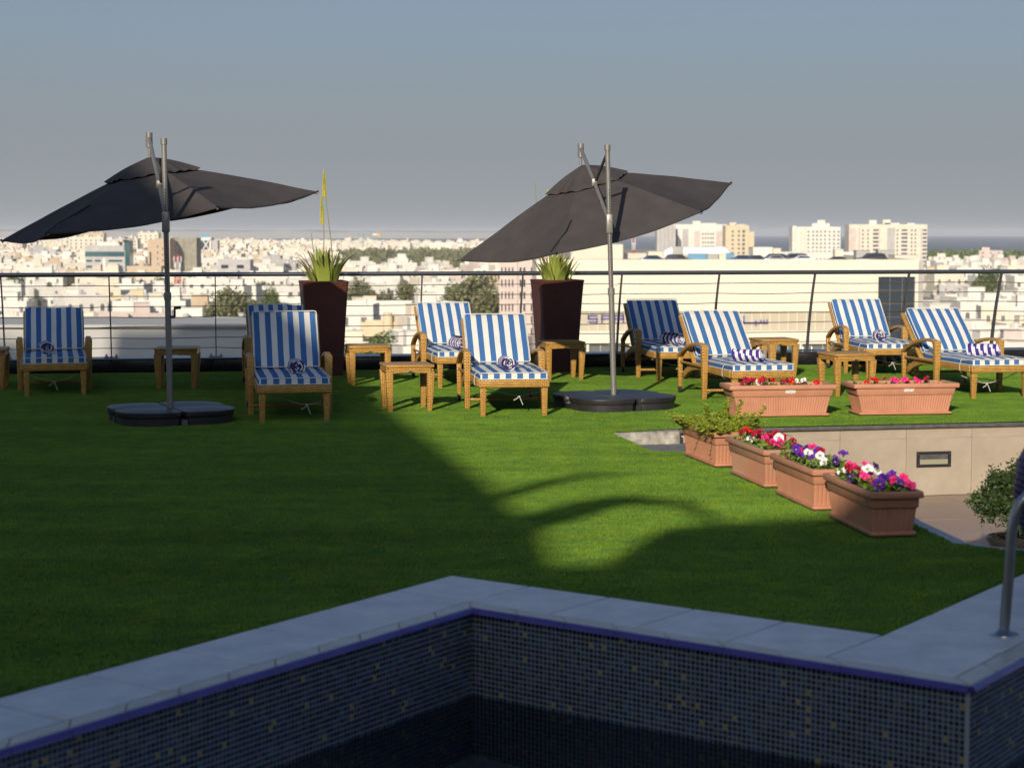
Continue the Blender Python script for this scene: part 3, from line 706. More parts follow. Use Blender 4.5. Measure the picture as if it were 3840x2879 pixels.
for i, (C, h, ba, lab) in enumerate(LOUNGERS):
    o = proto if i == 0 else copy_tree(proto)
    o.location = (C[0], C[1], 0.004); o.rotation_euler = (0, 0, R(h)); tag(o, lab, 'sun lounger', LG)
    for ch in KIDS[o.name]:
        if ch.name.startswith(('back_frame', 'back_cushion')): ch.rotation_euler = (R(ba), 0, rnd.uniform(-.012, .012))
        if ch.name.startswith('tie_string') and i: ch.data = tie_fn(20 + i, i in (3, 4, 6, 7, 8))
        if i and ch.name.startswith('back_cushion'): ch.data = cushion('back_cushion', .281, .0, .600, .058, seed=i * 3.7, puffz=.006 + .002 * (i % 4))
        if i and ch.name.startswith('seat_cushion'): ch.data = cushion('seat_cushion', .292, -.022, 1.085, .058, seed=i * 5.3, puffz=.006 + .003 * (i % 3))

# rolled towels
def towel_mesh(seed, L_=.27, Rr=.072):
    r = random.Random(seed); b = MB(); th = .0105; turns = 3.2; n = 64; ny = 18
    skew = r.uniform(-.5, .5); P = []
    def spi(k, off):
        a = turns * 2 * pi * k / n; rad = .008 + (Rr - .008) * (k / n) - off
        return a, max(.002, rad)
    ph = r.uniform(0, 6)
    for side in (0, 1):
        for j in range(ny + 1):
            t = j / ny; y = L_ * t
            for k in range(n + 1):
                a, rad = spi(k, th * side * .8)
                wob = 1 + .03 * sin(5 * a + ph + t * 2) + .02 * sin(2 * a - ph)
                sh = .012 * sin(a * 1.0 + ph) * (k / n) + .012 * (1 - k / n) * sin(ph)   # uneven ends
                yy = y + sh
                x = rad * cos(a + ph) * wob; z = rad * sin(a + ph) * wob * .94
                if z < -Rr * .80: z = -Rr * .80 + (z + Rr * .80) * .25
                P.append((x, yy, z))
    o = (ny + 1) * (n + 1); ix = lambda s_, j, k: s_ * o + j * (n + 1) + k
    sw = .030
    for s_ in (0, 1):
        for j in range(ny):
            for k in range(n):
                a = turns * 2 * pi * k / n
                yy = L_ * (j + .5) / ny + skew * .02 * sin(a + ph) + (k / n) * .025
                mi = int(math.floor(yy / sw)) % 2
                q = (ix(s_, j, k), ix(s_, j, k + 1), ix(s_, j + 1, k + 1), ix(s_, j + 1, k))
                b.f.append(q if s_ == 0 else q[::-1]); b.m.append(mi)
    for j in (0, ny):
        for k in range(n):
            mi = int((k / n) * 9 + .5 * sin(k * .7 + seed)) % 2
            q = (ix(0, j, k), ix(1, j, k), ix(1, j, k + 1), ix(0, j, k + 1))
            b.f.append(q if j == 0 else q[::-1]); b.m.append(mi)
    b.v = P
    return b.mesh('rolled_towel', [M['towel_white'], M['towel_purple']], smooth=True)
TOW = [  # front-end centre, heading of the axis, label
    ((-4.47, 17.93), 20, .22, 'rolled towel on the leftmost lounger in deep shade'),
    ((-1.77, 15.42), 12, .22, 'rolled towel on the lounger crossed by the diagonal shadow edge'),
    ((-.50, 18.78), 25, .24, 'rolled towel on the sunlit back-row lounger left of centre'),
    ((-.03, 15.90), 8, .22, 'rolled towel on the front lounger beside the badged rattan table'),
    ((1.76, 19.45), 38, .26, 'rolled towel on the parasol-shaded lounger right of the pole'),
    ((2.28, 16.94), 62, .28, 'rolled towel lying sideways behind the left terracotta box'),
    ((3.99, 20.15), -4, .22, 'rolled towel seen end-on on the back-row lounger'),
    ((4.62, 17.66), 66, .30, 'rolled towel lying sideways on the lounger at the right edge'),
]
for i, (p, h, L_, lab) in enumerate(TOW):
    o = mobj('rolled_towel', towel_mesh(50 + i, L_, .073), None, (p[0], p[1], .3745 + .064), (0, 0, R(h)))
    tag(o, 'purple and white striped ' + lab, 'towel', 'rolled striped towels on the loungers')

# ------------------------------------------------------------------ side tables
def build_table():
    root = empty('side_table')
    b = MB().box((0, 0, .395), (.425, .425, .026)); mobj('tabletop', b.mesh('tabletop', M['rattan'], bevel=.009, seg=3), root)
    for (sx, sy) in ((-1, -1), (1, -1), (1, 1), (-1, 1)):
        b = MB().box((sx * .172, sy * .172, .1735), (.042, .042, .347), top=(1.55, 1.55), topoff=(sx * .010, sy * .010)); mobj('leg', b.mesh('leg', M['rattan'], bevel=.006), root)
    for k in range(4):
        b = MB(); n = 8; P = []
        for i in range(n + 1):
            x = -.185 + .37 * i / n; arch = .010 * (1 - (2 * i / n - 1) ** 2)
            P += [(x, -.207, .330 + arch), (x, -.165, .330 + arch), (x, -.165, .384), (x, -.207, .384)]
        b.add(P, [(4 * i + q, 4 * i + (q + 1) % 4, 4 * (i + 1) + (q + 1) % 4, 4 * (i + 1) + q) for i in range(n) for q in range(4)] + [(3, 2, 1, 0), (4 * n, 4 * n + 1, 4 * n + 2, 4 * n + 3)])
        mobj('apron', b.mesh('apron', M['rattan'], bevel=.004, seg=1), root, rot=(0, 0, k * pi / 2))
    bd = MB(); bd.add([(.024 * cos(a), -.2105, .350 + .0075 * sin(a)) for a in [2 * pi * k / 16 for k in range(16)]], [tuple(range(16))])
    bd.add([(.024 * cos(a), -.2075, .350 + .0075 * sin(a)) for a in [2 * pi * k / 16 for k in range(16)]] + [(.024 * cos(a), -.2105, .350 + .0075 * sin(a)) for a in [2 * pi * k / 16 for k in range(16)]], [(k, (k + 1) % 16, 16 + (k + 1) % 16, 16 + k) for k in range(16)])
    mobj('badge', bd.mesh('badge', M['steel']), root)
    return root
tproto = build_table()
TBL = [((-5.215, 18.45), 8, 'rattan side table cut off by the left edge of the picture'),
       ((-3.34, 18.60), 5, 'shaded rattan side table half hidden by the left parasol pole'),
       ((-1.47, 19.00), 11, 'sunlit rattan side table beside the left aloe planter'),
       ((-.92, 16.27), 12, 'rattan side table with an oval badge standing at the shadow edge in front'),
       ((.52, 19.69), 12, 'rattan side table in front of the right aloe planter'),
       ((2.83, 20.16), 12, 'rattan side table near the railing behind the lounger with the sideways towel'),
       ((3.19, 17.76), 15, 'rattan side table between the two terracotta boxes and their loungers')]
for i, (p, h, lab) in enumerate(TBL):
    o = tproto if i == 0 else copy_tree(tproto)
    o.location = (p[0], p[1], .004); o.rotation_euler = (0, 0, R(h)); tag(o, lab, 'side table', 'rattan side tables among the loungers')

# ------------------------------------------------------------------ parasols
def lean_pt(base, top, z):
    t = (z - base[2]) / (top[2] - base[2]); return Vector(base).lerp(Vector(top), t)
def build_umbrella(base, top, slide, joint, hub, center, R0, hcone, tx, ty, rot0, brot, crank, label, seed):
    r = random.Random(seed)
    root = empty('cantilever_parasol', (base[0], base[1], 0), 0, label, 'parasol', 'charcoal cantilever parasols')
    ox, oy = base[0], base[1]
    W = lambda p: (p[0] - ox, p[1] - oy, p[2])
    b0 = (base[0], base[1], .03)
    pole = MB(); mid = lean_pt(base, top, 1.02)
    pole.tube([W(b0), W(mid)], .0255, 16); mobj_p = mobj('pole', pole.mesh('pole', M['grey_metal'], smooth=True), root)
    up = MB().tube([W(mid), W(top)], .0215, 16); upo = mobj('upper_pole', up.mesh('upper_pole', M['grey_metal'], smooth=True), root)
    cl = lean_pt(base, top, 1.0); cl2 = lean_pt(base, top, 1.06)
    mobj('collar', MB().tube([W(cl), W(cl2)], .031, 16).mesh('collar', M['grey_metal'], smooth=True), root)
    tk = MB()
    for k in range(46):
        z = 1.08 + k * .024; q = lean_pt(base, top, z)
        if z < top[2] - .35: tk.box((q.x - ox + .004, q.y - oy - .0225, z), (.010, .004, .011))
    mobj('ratchet_teeth', tk.mesh('ratchet_teeth', M['rubber']), root)
    c0 = lean_pt(base, top, top[2] - .005); c1 = lean_pt(base, top, top[2] + .045)
    mobj('pole_cap', MB().tube([W(c0), W(c1)], .0275, 16).mesh('pole_cap', M['grey_metal'], smooth=True), root)
    s0 = lean_pt(base, top, slide[2] - .09); s1 = lean_pt(base, top, slide[2] + .07)
    sb = MB(); sm = (s0 + s1) / 2; sb.box((sm.x - ox, sm.y - oy, sm.z), (.058, .062, .17)); so = mobj('slide_block', sb.mesh('slide_block', M['grey_metal'], bevel=.01), root)
    mobj('release_button', MB().tube([(sm.x - ox + .004, sm.y - oy - .030, sm.z + .03), (sm.x - ox + .004, sm.y - oy - .038, sm.z + .03)], .013, 12).mesh('release_button', M['steel'], smooth=True), so)
    J = Vector(joint); H = Vector(hub); S = Vector((sm.x, sm.y + .02, sm.z + .02))
    H2 = H + Vector((0, 0, 0.03))
    mobj('arm', MB().tube([W(S), W(J), W(H2)], .017, 12).mesh('arm', M['grey_metal'], smooth=True), root)
    T = lean_pt(base, top, top[2] - .02) + Vector((0, .02, 0))
    mobj('strut', MB().tube([W(T), W(J + Vector((.01, 0, .01)))], .0135, 10).mesh('strut', M['canopy'], smooth=True), root)
    mobj('joint', MB().box(W(J), (.05, .05, .07)).mesh('joint', M['grey_metal'], bevel=.008), root)
    mobj('hub', MB().tube([W(H + Vector((0, 0, -.055))), W(H + Vector((0, 0, .075)))], .030, 14).tube([W(H + Vector((0, 0, -.15))), W(H + Vector((0, 0, -.05)))], .012, 10).mesh('hub', M['grey_metal'], smooth=True), root)
    if crank:
        q = lean_pt(base, top, .86)
        ck = MB().tube([(q.x - ox + .02, q.y - oy, .86), (q.x - ox + .055, q.y - oy, .86)], .012, 10).tube([(q.x - ox + .055, q.y - oy - .01, .86), (q.x - ox + .06, q.y - oy - .03, .93), (q.x - ox + .065, q.y - oy - .03, .935)], .0085, 8).tube([(q.x - ox + .055, q.y - oy - .03, .935), (q.x - ox + .11, q.y - oy - .03, .94)], .014, 10)
        mobj('crank', ck.mesh('crank', M['base_plastic'], smooth=True), root)
    else:
        q = lean_pt(base, top, 1.10)
        mobj('knob', MB().tube([(q.x - ox + .02, q.y - oy, 1.10), (q.x - ox + .05, q.y - oy, 1.10)], .010, 10).tube([(q.x - ox + .05, q.y - oy, 1.10), (q.x - ox + .056, q.y - oy, 1.10)], .018, 10).mesh('knob', M['whitep'], smooth=True), root)
    # canopy
    rotm = Matrix.Rotation(ty, 4, 'Y') @ Matrix.Rotation(tx, 4, 'X')
    Cc = Vector(center)
    def cone(ang, t, extra=0.0):
        """t 0..1 from apex to rim, hexagonal"""
        k = (ang - rot0) % (2 * pi) / (pi / 3); fr = k - math.floor(k)
        w = 4 * fr * (1 - fr)              # 1 mid-gore, 0 on a rib
        a_off = (fr - .5) * pi / 3
        rad = R0 * cos(pi / 6) / cos(a_off)
        rad *= 1 - .035 * w * t
        rr = rad * t
        z = hcone * (1 - t) + .012 * sin(pi * t) - .055 * w * t * t ** .5 + extra
        z += .006 * noise.noise(Vector((cos(ang) * t * 5, sin(ang) * t * 5, seed)))
        return Vector((rr * cos(ang), rr * sin(ang), z))
    def layer(t0_, t1_, nt, extra, wave=0):
        b = MB(); na = 72; P = []
        for i in range(nt + 1):
            t = t0_ + (t1_ - t0_) * i / nt
            for k in range(na):
                a = rot0 + 2 * pi * k / na; p = cone(a, t, extra)
                if wave: p.z += wave * (i / nt) ** 2 * (sin(k * 1.55 + seed) * .6 + .5 * sin(k * .6)) + .03 * (1 - i / nt) + .016 * sin(pi * (i / nt) * .92)
                P.append(W(Cc + (rotm @ p)))
        F = [(i * na + k, (i + 1) * na + k, (i + 1) * na + (k + 1) % na, i * na + (k + 1) % na) for i in range(nt) for k in range(na)]
        b.add(P, F)
        n0 = len(b.v)
        th = (rotm @ Vector((0, 0, -.003)))
        b.add([tuple(Vector(p) + th) for p in P], [f[::-1] for f in F])
        rim = [(nt * na + k, n0 + nt * na + k, n0 + nt * na + (k + 1) % na, nt * na + (k + 1) % na) for k in range(na)]
        b.f += rim; b.m += [0] * na
        if wave == 0:                                    # short hem
            b2 = [tuple(Vector(P[nt * na + k]) + rotm @ Vector((0, 0, -.012))) for k in range(na)]
            n1 = len(b.v); b.v += b2
            b.f += [(nt * na + k, n1 + k, n1 + (k + 1) % na, nt * na + (k + 1) % na) for k in range(na)]; b.m += [0] * na
        me = b.mesh('canopy', M['canopy']); me.polygons.foreach_set('use_smooth', [True] * len(me.polygons)); me.set_sharp_from_angle(angle=R(7)); return me
    can = mobj('canopy', layer(.06, 1.0, 14, 0), root)
    mobj('vent_cap', layer(.015, .305, 7, .018, .011), root)
    for k in range(6):
        a = rot0 + k * pi / 3
        rb = MB().tube([W(Cc + rotm @ (cone(a, t) + Vector((0, 0, -.018)))) for t in (.05, .35, .7, 1.005)], .008, 8)
        o = mobj('rib', rb.mesh('rib', M['grey_metal'], smooth=True), root)
        e = Cc + rotm @ (cone(a, 1.0)); e2 = Cc + rotm @ (cone(a, 1.0) * 1.012 + Vector((0, 0, -.004)))
        mobj('rib_tip', MB().tube([W(e), W(e2)], .010, 8).mesh('rib_tip', M['rubber'], smooth=True), o)
    # strap hanging over the left near rib
    a = rot0 + pi / 3 * 4
    q0 = cone(a + .05, .66) + Vector((0, 0, .008))
    sp = [q0, cone(a + .03, .78) + Vector((0, 0, .012)), cone(a - .02, .9) + Vector((0, 0, .012)), cone(a - .06, .985) + Vector((0, 0, .008))]
    mobj('tie_strap', MB().tube([W(Cc + rotm @ p) for p in sp], .007, 6).mesh('tie_strap', M['rubber'], smooth=True), root)
    # base of four weights
    bx = empty('base_frame'); bpy.data.objects.remove(bx)
    fr = MB().box((0, 0, .03), (.94, .05, .05), rz=brot).box((0, 0, .0315), (.05, .94, .05), rz=brot)
    mobj('cross_frame', fr.mesh('cross_frame', M['steel']), root)
    for k in range(4):
        g = .013; S_ = .475; pl = [(g, g), (S_ - .05, g), (S_ - .015, g + .02), (S_, g + .07)]
        for i in range(7):
            aa = i / 6 * pi / 2; pl.append((S_ - .27 + .27 * cos(aa), S_ - .27 + .27 * sin(aa)))
        pl += [(g + .07, S_), (g + .02, S_ - .015), (g, S_ - .05)]
        wt = MB()
        n_ = len(pl)
        def ring(sc_, z): return [((x - .22) * sc_ + .22, (y - .22) * sc_ + .22, z) for x, y in pl]
        rings = [ring(.93, .006), ring(.95, .06), ring(.95, .074), ring(.99, .076), ring(1.0, .108)]
        for rr_ in rings: wt.v += rr_
        for i in range(len(rings) - 1):
            for q in range(n_): wt.f.append((i * n_ + q, i * n_ + (q + 1) % n_, (i + 1) * n_ + (q + 1) % n_, (i + 1) * n_ + q)); wt.m.append(0)
        wt.f.append(tuple(range((len(rings) - 1) * n_, len(rings) * n_))); wt.m.append(0)
        wo = mobj('base_weight', wt.mesh('base_weight', M['base_plastic'], bevel=.002, seg=1), root, (0, 0, 0), (0, 0, brot + k * pi / 2))
        li = MB(); li.v += ring(1.015, .1085) + ring(1.012, .118) + ring(.55, .130)
        for i in range(2):
            for q in range(n_): li.f.append((i * n_ + q, i * n_ + (q + 1) % n_, (i + 1) * n_ + (q + 1) % n_, (i + 1) * n_ + q)); li.m.append(0)
        li.f.append(tuple(range(2 * n_, 3 * n_))); li.m.append(0); li.f.append(tuple(reversed(range(n_)))); li.m.append(0)
        mobj('lid', li.mesh('lid', M['base_plastic'], smooth=True), wo)
    return root
build_umbrella((-2.812, 15.30, .12), (-2.833, 15.30, 2.268), (-2.821, 15.3, 1.645), (-2.95, 15.7, 1.95), (-3.232, 16.75, 2.36), (-3.152, 16.75, 1.70), 1.425, .48,
               R(2.0), R(-8.7), 0.0, R(24), True, 'charcoal parasol on the left, half in shadow, its left tip drooping low', 3)
build_umbrella((.905, 16.50, .12), (.838, 16.50, 2.271), (.857, 16.5, 1.636), (.745, 16.95, 2.0), (.655, 17.9, 2.318), (.806, 17.9, 1.66), 1.375, .505,
               R(8.0), R(-14.4), R(10), R(24), False, 'charcoal parasol right of centre, fully sunlit, with crossed struts above its canopy', 5)

# ------------------------------------------------------------------ tall rattan planters with aloes
def tall_planter(loc, rz, label):
    root = empty('tall_planter', loc, R(rz), label, 'planter', 'tall brown rattan planters'); root.scale = (1.05, 1.05, 1)
    b = MB(); n = 8; rows = 6
    def ring(s_, z, rr=.03):
        P = []
        for (sx, sy, a0) in ((1, -1, -90), (1, 1, 0), (-1, 1, 90), (-1, -1, 180)):
            for k in range(4):
                a = R(a0 + 30 * k); P.append((sx * (s_ - rr) + rr * cos(a), sy * (s_ - rr) + rr * sin(a), z))
        return P
    prof = [(.180, 0), (.190, .25), (.205, .55), (.222, .85), (.233, 1.0), (.240, 1.02), (.232, 1.03), (.215, 1.02), (.212, .93)]
    for s_, z in prof: b.v += ring(s_, z)
    for i in range(len(prof) - 1):
        for k in range(16): b.f.append((i * 16 + k, i * 16 + (k + 1) % 16, (i + 1) * 16 + (k + 1) % 16, (i + 1) * 16 + k)); b.m.append(0)
    mobj('body', b.mesh('body', M['dark_rattan'], smooth=True), root)
    l_ = MB(); l_.v += ring(.205, .985); l_.f.append(tuple(range(16))); l_.m.append(0)
    mobj('soil', l_.mesh('soil', M['soil']), root)
    ln = MB().box((.12, .19, 1.02), (.2, .03, .03)); mobj('liner', ln.mesh('liner', M['rubber'], bevel=.004), root)
    return root
tall_planter((-2.045, 20.26, 0), 12, 'tall brown rattan planter standing behind the shaded lounger, left of centre')
tall_planter((.50, 20.77, 0), 15, 'tall brown rattan planter below the right parasol, beside the small table')
def aloe_leaf(L_, w, bend, twist, material, seed):
    r = random.Random(seed); b = MB(); n = 12; P = []
    for i in range(n + 1):
        t = i / n; ww = w * (1 - t ** 1.7) ** .8 * (0.85 + .3 * sin(pi * min(1, t * 1.6))) + .0015
        d = bend * (t ** 2) * L_; z = L_ * (t - .22 * abs(bend) * t ** 2)
        th = ww * .32
        x0 = .012 * sin(t * 3 + seed) * L_
        for (u, q) in ((-1, 0), (-.55, -.75), (0, -1), (.55, -.75), (1, 0), (.5, .15), (0, .0), (-.5, .15)):
            P.append((x0 + u * ww, d + q * th, z))
    F = [(i * 8 + k, i * 8 + (k + 1) % 8, (i + 1) * 8 + (k + 1) % 8, (i + 1) * 8 + k) for i in range(n) for k in range(8)]
    b.add(P, F, 0); b.add(P[-8:], [tuple(range(8))], 0)
    ns = int(L_ / .019)
    for s_ in (-1, 1):
        for k in range(1, ns):
            t = k / ns * .93; i = min(n - 1, int(t * n)); f_ = t * n - i
            a = Vector(P[i * 8 + (0 if s_ < 0 else 4)]).lerp(Vector(P[(i + 1) * 8 + (0 if s_ < 0 else 4)]), f_)
            b.add([a + Vector((0, 0, -.0035)), a + Vector((0, 0, .0035)), a + Vector((s_ * .0075, -.001, .004)), a + Vector((0, .003, 0))], [(0, 2, 1), (1, 2, 3), (0, 3, 2)], 1)
    return b.mesh('leaf', [material, M['spine']], smooth=True)
def flower_stalk(root, pts, bl0, bl1, seed, tip=False):
    r = random.Random(seed)
    st = mobj('flower_stalk', MB().tube(pts, [.006 - .0025 * i / (len(pts) - 1) for i in range(len(pts))], 7).mesh('flower_stalk', M['stalk'], smooth=True), root)
    if bl1 is None: return
    b = MB(); a, e = Vector(pts[-2]), Vector(pts[-1]); n = 240
    for k in range(n):
        t = k / n; p = Vector(pts[-1]) - Vector((0, 0, 1)) * (bl1 * (1 - t)); ang = k * 2.4
        rad = .030 * (1 - t) ** .6 + .005; droop = -.022 * (1 - t) + .006 * t
        if t < .25: rad *= .8; droop *= 1.3
        d = Vector((cos(ang) * rad, sin(ang) * rad, droop)); s_ = d.cross(Vector((0, 0, 1))).normalized() * .0038
        q = p + d * .5; u_ = Vector((0, 0, .0035))
        b.add([p, q + s_, q + u_, q - s_, q - u_, p + d], [(0, 1, 2), (0, 2, 3), (0, 3, 4), (0, 4, 1), (5, 2, 1), (5, 3, 2), (5, 4, 3), (5, 1, 4)], 0 if t < .45 else (0 if r.random() < .6 else 1))
    mobj('blossom', b.mesh('blossom', [M['yellow'], M['yellowgreen']]), st, kind='stuff')
def aloe(loc, rz, seed, n, label, stalks, tall):
    r = random.Random(seed)
    root = empty('aloe_plant', loc, R(rz), label, 'aloe plant', 'aloe plants in the tall planters')
    for k in range(n):
        a = r.uniform(0, 2 * pi); t = k / n; out = .02 + .12 * t
        L_ = r.uniform(.28, .41) * tall * (1.08 - .3 * abs(t - .4)); w = r.uniform(.028, .042)
        bend = r.uniform(.0, .25) + .32 * t * r.random()
        m_ = M['aloe_red'] if r.random() < .14 else M['aloe']
        o = mobj('leaf', aloe_leaf(L_, w, bend, 0, m_, seed * 100 + k), root)
        # leaf bends along local +y: point it outwards
        o.rotation_euler = Euler((-(.02 + .33 * t) * r.uniform(.6, 1.2), r.uniform(-.12, .12), a - pi / 2), 'XYZ')
        o.location = (cos(a) * out, sin(a) * out, -.02 + r.uniform(-.01, .02))
    for (pts, b1, s_) in stalks: flower_stalk(root, pts, 0, b1, s_)
    return root
aloe((-2.03, 20.26, .99), 0, 21, 48, 'spiky green aloe with two tall yellow flower spikes in the left planter',
     [([(-.02, -.03, .1), (.0, -.04, .5), (-.005, -.04, .80), (-.02, -.04, .955)], .29, 5), ([(.10, -.02, .1), (.075, -.02, .45), (.03, -.02, .85), (.005, -.02, 1.19), (.005, -.02, 1.23)], .27, 6),
      ([(-.10, 0, .2), (-.12, 0, .36), (-.14, 0, .55)], None, 7)], 1.12)
aloe((.49, 20.77, .99), 0, 33, 48, 'spiky green aloe with a bare dry stalk in the right planter under the parasol',
     [([(-.16, .0, .1), (-.2, 0, .6), (-.235, 0, 1.10)], None, 8), ([(-.10, .05, .1), (-.10, .05, .6), (-.09, .05, 1.03)], .2, 9)], 1.0)
gs = mobj('green_string', MB().tube([(-2.0 + .0, 19.98, .235), (-1.5, 19.3, .25), (-1.64, 18.85, .33)][:1] + [(-2.03, 20.05, .23), (-1.80, 20.10, .242), (-1.62, 18.88, .33)], .003, 5).mesh('green_string', M['green_string'], smooth=True))
tag(gs, 'thin green string tied across the foot of the left brown planter', 'string')

# ------------------------------------------------------------------ terracotta flower boxes
def box_mesh_ring(lx, ly, z, r=.02, n=3):
    P = []
    for (sx, sy, a0) in ((1, -1, -90), (1, 1, 0), (-1, 1, 90), (-1, -1, 180)):
        for k in range(n + 1):
            a = R(a0 + 90 * k / n); P.append((sx * (lx - r) + r * cos(a), sy * (ly - r) + r * sin(a), z))
    return P
def trough(loc, rz, L_, W_, H_, material, label, sticker=None):
    """L_ along local x, W_ along local y (rim sizes)"""
    root = empty('flower_box', loc, R(rz), label, 'flower box', 'terracotta coloured flower boxes')
    lx, ly = L_ / 2, W_ / 2
    b = MB(); m_ = 16
    prof = [(.865, .80, .018), (.885, .82, .70 * H_), (.885, .82, .715 * H_)]
    # ribbed lower body
    def ribring(fx, fy, z):
        P = []; ax, ay = lx * fx, ly * fy; rib = .0035
        def edge(p, q, nn):
            out = []
            nx_, ny_ = (q[1] - p[1]), -(q[0] - p[0]); l = math.hypot(nx_, ny_); nx_ /= l; ny_ /= l
            k = 0
            for i in range(nn):
                for (t_, o_) in ((0, 0), (.28, 1), (.72, 1)):
                    t = (i + t_) / nn; out.append((p[0] + (q[0] - p[0]) * t + nx_ * rib * o_, p[1] + (q[1] - p[1]) * t + ny_ * rib * o_, z))
            return out
        c = [(-ax, -ay), (ax, -ay), (ax, ay), (-ax, ay)]
        nl, nw = int(L_ / .0245), int(W_ / .030)
        for i, nn in ((0, nl), (1, nw), (2, nl), (3, nw)): P += edge(c[i], c[(i + 1) % 4], nn)
        return P
    r0 = ribring(.815, .74, .03); r1 = ribring(.89, .81, .66 * H_); n_ = len(r0)
    b.v += r0 + r1; b.f += [(k, (k + 1) % n_, n_ + (k + 1) % n_, n_ + k) for k in range(n_)]; b.m += [0] * n_
    mobj('ribbed_body', b.mesh('ribbed_body', material), root)
    def loft(name, rings, closed_bottom=False):
        q = MB(); nn = len(rings[0])
        for rg in rings: q.v += rg
        for i in range(len(rings) - 1):
            for k in range(nn): q.f.append((i * nn + k, i * nn + (k + 1) % nn, (i + 1) * nn + (k + 1) % nn, (i + 1) * nn + k)); q.m.append(0)
        return mobj(name, q.mesh(name, material, smooth=True), root)
    Rg = lambda fx, fy, z, r=.015: box_mesh_ring(lx * fx, ly * fy, z, r)
    loft('foot', [Rg(.80, .70, 0), Rg(.80, .70, .014), Rg(.875, .84, .016), Rg(.885, .86, .024), Rg(.875, .845, .033), Rg(.815, .75, .037)])
    loft('band', [Rg(.87, .80, .645 * H_), Rg(.915, .87, .65 * H_), Rg(.925, .885, .67 * H_), Rg(.94, .90, .86 * H_), Rg(.90, .85, .865 * H_)])
    loft('rim', [Rg(.955, .93, .862 * H_), Rg(.992, .985, .866 * H_), Rg(1.0, 1.0, .885 * H_), Rg(.997, .995, .985 * H_), Rg(.985, .975, H_), Rg(.935, .86, H_), Rg(.92, .84, .985 * H_), Rg(.90, .80, .82 * H_)])
    s_ = MB(); s_.v += Rg(.915, .83, .88 * H_); s_.f.append(tuple(range(len(s_.v)))); s_.m.append(0)
    mobj('soil', s_.mesh('soil', M['soil']), root)
    if sticker:
        q = MB(); r = random.Random(int(sticker[0] * 100) + 9); pts = []
        for i in range(14):
            a = 2 * pi * i / 14; px = max(-1, min(1, 1.35 * cos(a))); pz = max(-1, min(1, 1.35 * sin(a)))
            pts.append((sticker[0] + sticker[1] * px * r.uniform(.88, 1.05), pz * sticker[2] * r.uniform(.85, 1.1)))
        yy = -ly * .897 - .002; zc = .80 * H_
        q.add([(x, yy, zc + z) for x, z in pts] + [(x, yy + .001, zc + z) for x, z in pts], [tuple(range(14))] + [(k, 14 + k, 14 + (k + 1) % 14, (k + 1) % 14) for k in range(14)])
        mobj('sticker', q.mesh('sticker', M['paper'], fix=True), root)
    return root
def petal_mesh(colr, seed):
    r = random.Random(seed); b = MB(); n = 20; Rr = .027 * r.uniform(.9, 1.15)
    rings = []
    for (t, z) in ((.10, 0), (.16, .018), (.42, .030), (1.0, .034)):
        P = []
        for k in range(n):
            a = 2 * pi * k / n; lobe = 1 + (.13 * abs(sin(2.5 * a)) ** .7 - .05) * (t > .3)
            rr = Rr * t * lobe; P.append((rr * cos(a), rr * sin(a), z + (.007 * sin(5 * a + r.random()) * r.uniform(.5, 1.3) - .004 * (t > .9)) * (t > .3)))
        rings.append(P); b.v += P
    for i in range(3):
        for k in range(n): b.f.append((i * n + k, i * n + (k + 1) % n, (i + 1) * n + (k + 1) % n, (i + 1) * n + k)); b.m.append(1 if i == 0 else 0)
    b.f.append(tuple(range(n, 2 * n))); b.m.append(1)
    me = b.mesh('flower', [M['pet_' + colr], M['pet_throat']], smooth=True); return me
PM = {(c, k): petal_mesh(c, k * 7 + len(c)) for c in PET for k in range(3)}
def leaves(b, n, region, size, r, zr, mi=0, tilt=.9):
    for _ in range(n):
        x = r.uniform(-region[0], region[0]); y = r.uniform(-region[1], region[1]); z = r.uniform(*zr)
        s_ = size * r.uniform(.6, 1.25)
        m_ = Euler((r.uniform(-tilt, tilt), r.uniform(-tilt, tilt), r.uniform(0, 6.28))).to_matrix()
        P = [m_ @ Vector(q) for q in ((-s_ * .0, -s_, 0), (s_ * .5, -s_ * .2, s_ * .12), (s_ * .35, s_ * .6, s_ * .1), (0, s_, 0), (-s_ * .35, s_ * .6, s_ * .1), (-s_ * .5, -s_ * .2, s_ * .12))]
        b.add([(p.x + x, p.y + y, p.z + z) for p in P], [(0, 1, 2, 3), (0, 3, 4, 5)], mi)
def petunias(loc, rz, region, nf, cols, seed, label, zf=(.025, .085), nleaf=760, facing=None):
    r = random.Random(seed)
    root = empty('petunia_plant', loc, R(rz), label, 'petunias', 'petunias planted in the flower boxes')
    b = MB(); leaves(b, nleaf, region, .018, r, (-.02, zf[1] * .80)); mobj('foliage', b.mesh('foliage', M['petleaf']), root, kind='stuff')
    placed = []
    for k in range(nf):
        for _ in range(30):
            x = r.uniform(-region[0] * .95, region[0] * .95); y = r.uniform(-region[1] * .9, region[1] * .9)
            if all(math.hypot(x - a, y - c_) > .042 for a, c_ in placed): break
        placed.append((x, y)); c = r.choice(cols)
        o = mobj('flower', PM[(c, r.randrange(3))], root, (x, y, r.uniform(*zf)), (R(r.uniform(20, 75)), 0, -R(rz) + R(r.uniform(-60, 45)))); s_ = r.uniform(.85, 1.2); o.scale = (s_, s_, s_)
    return root
def cen(nearleft, h, L_, W_):   # centre of a box whose near-left foot corner is known; long axis runs away
    hx = Vector((cos(R(h)), sin(R(h)))); hy = Vector((-sin(R(h)), cos(R(h))))
    c = Vector(nearleft) + hx * (W_ * .435) + hy * (L_ * .446); return (c.x, c.y, .004)
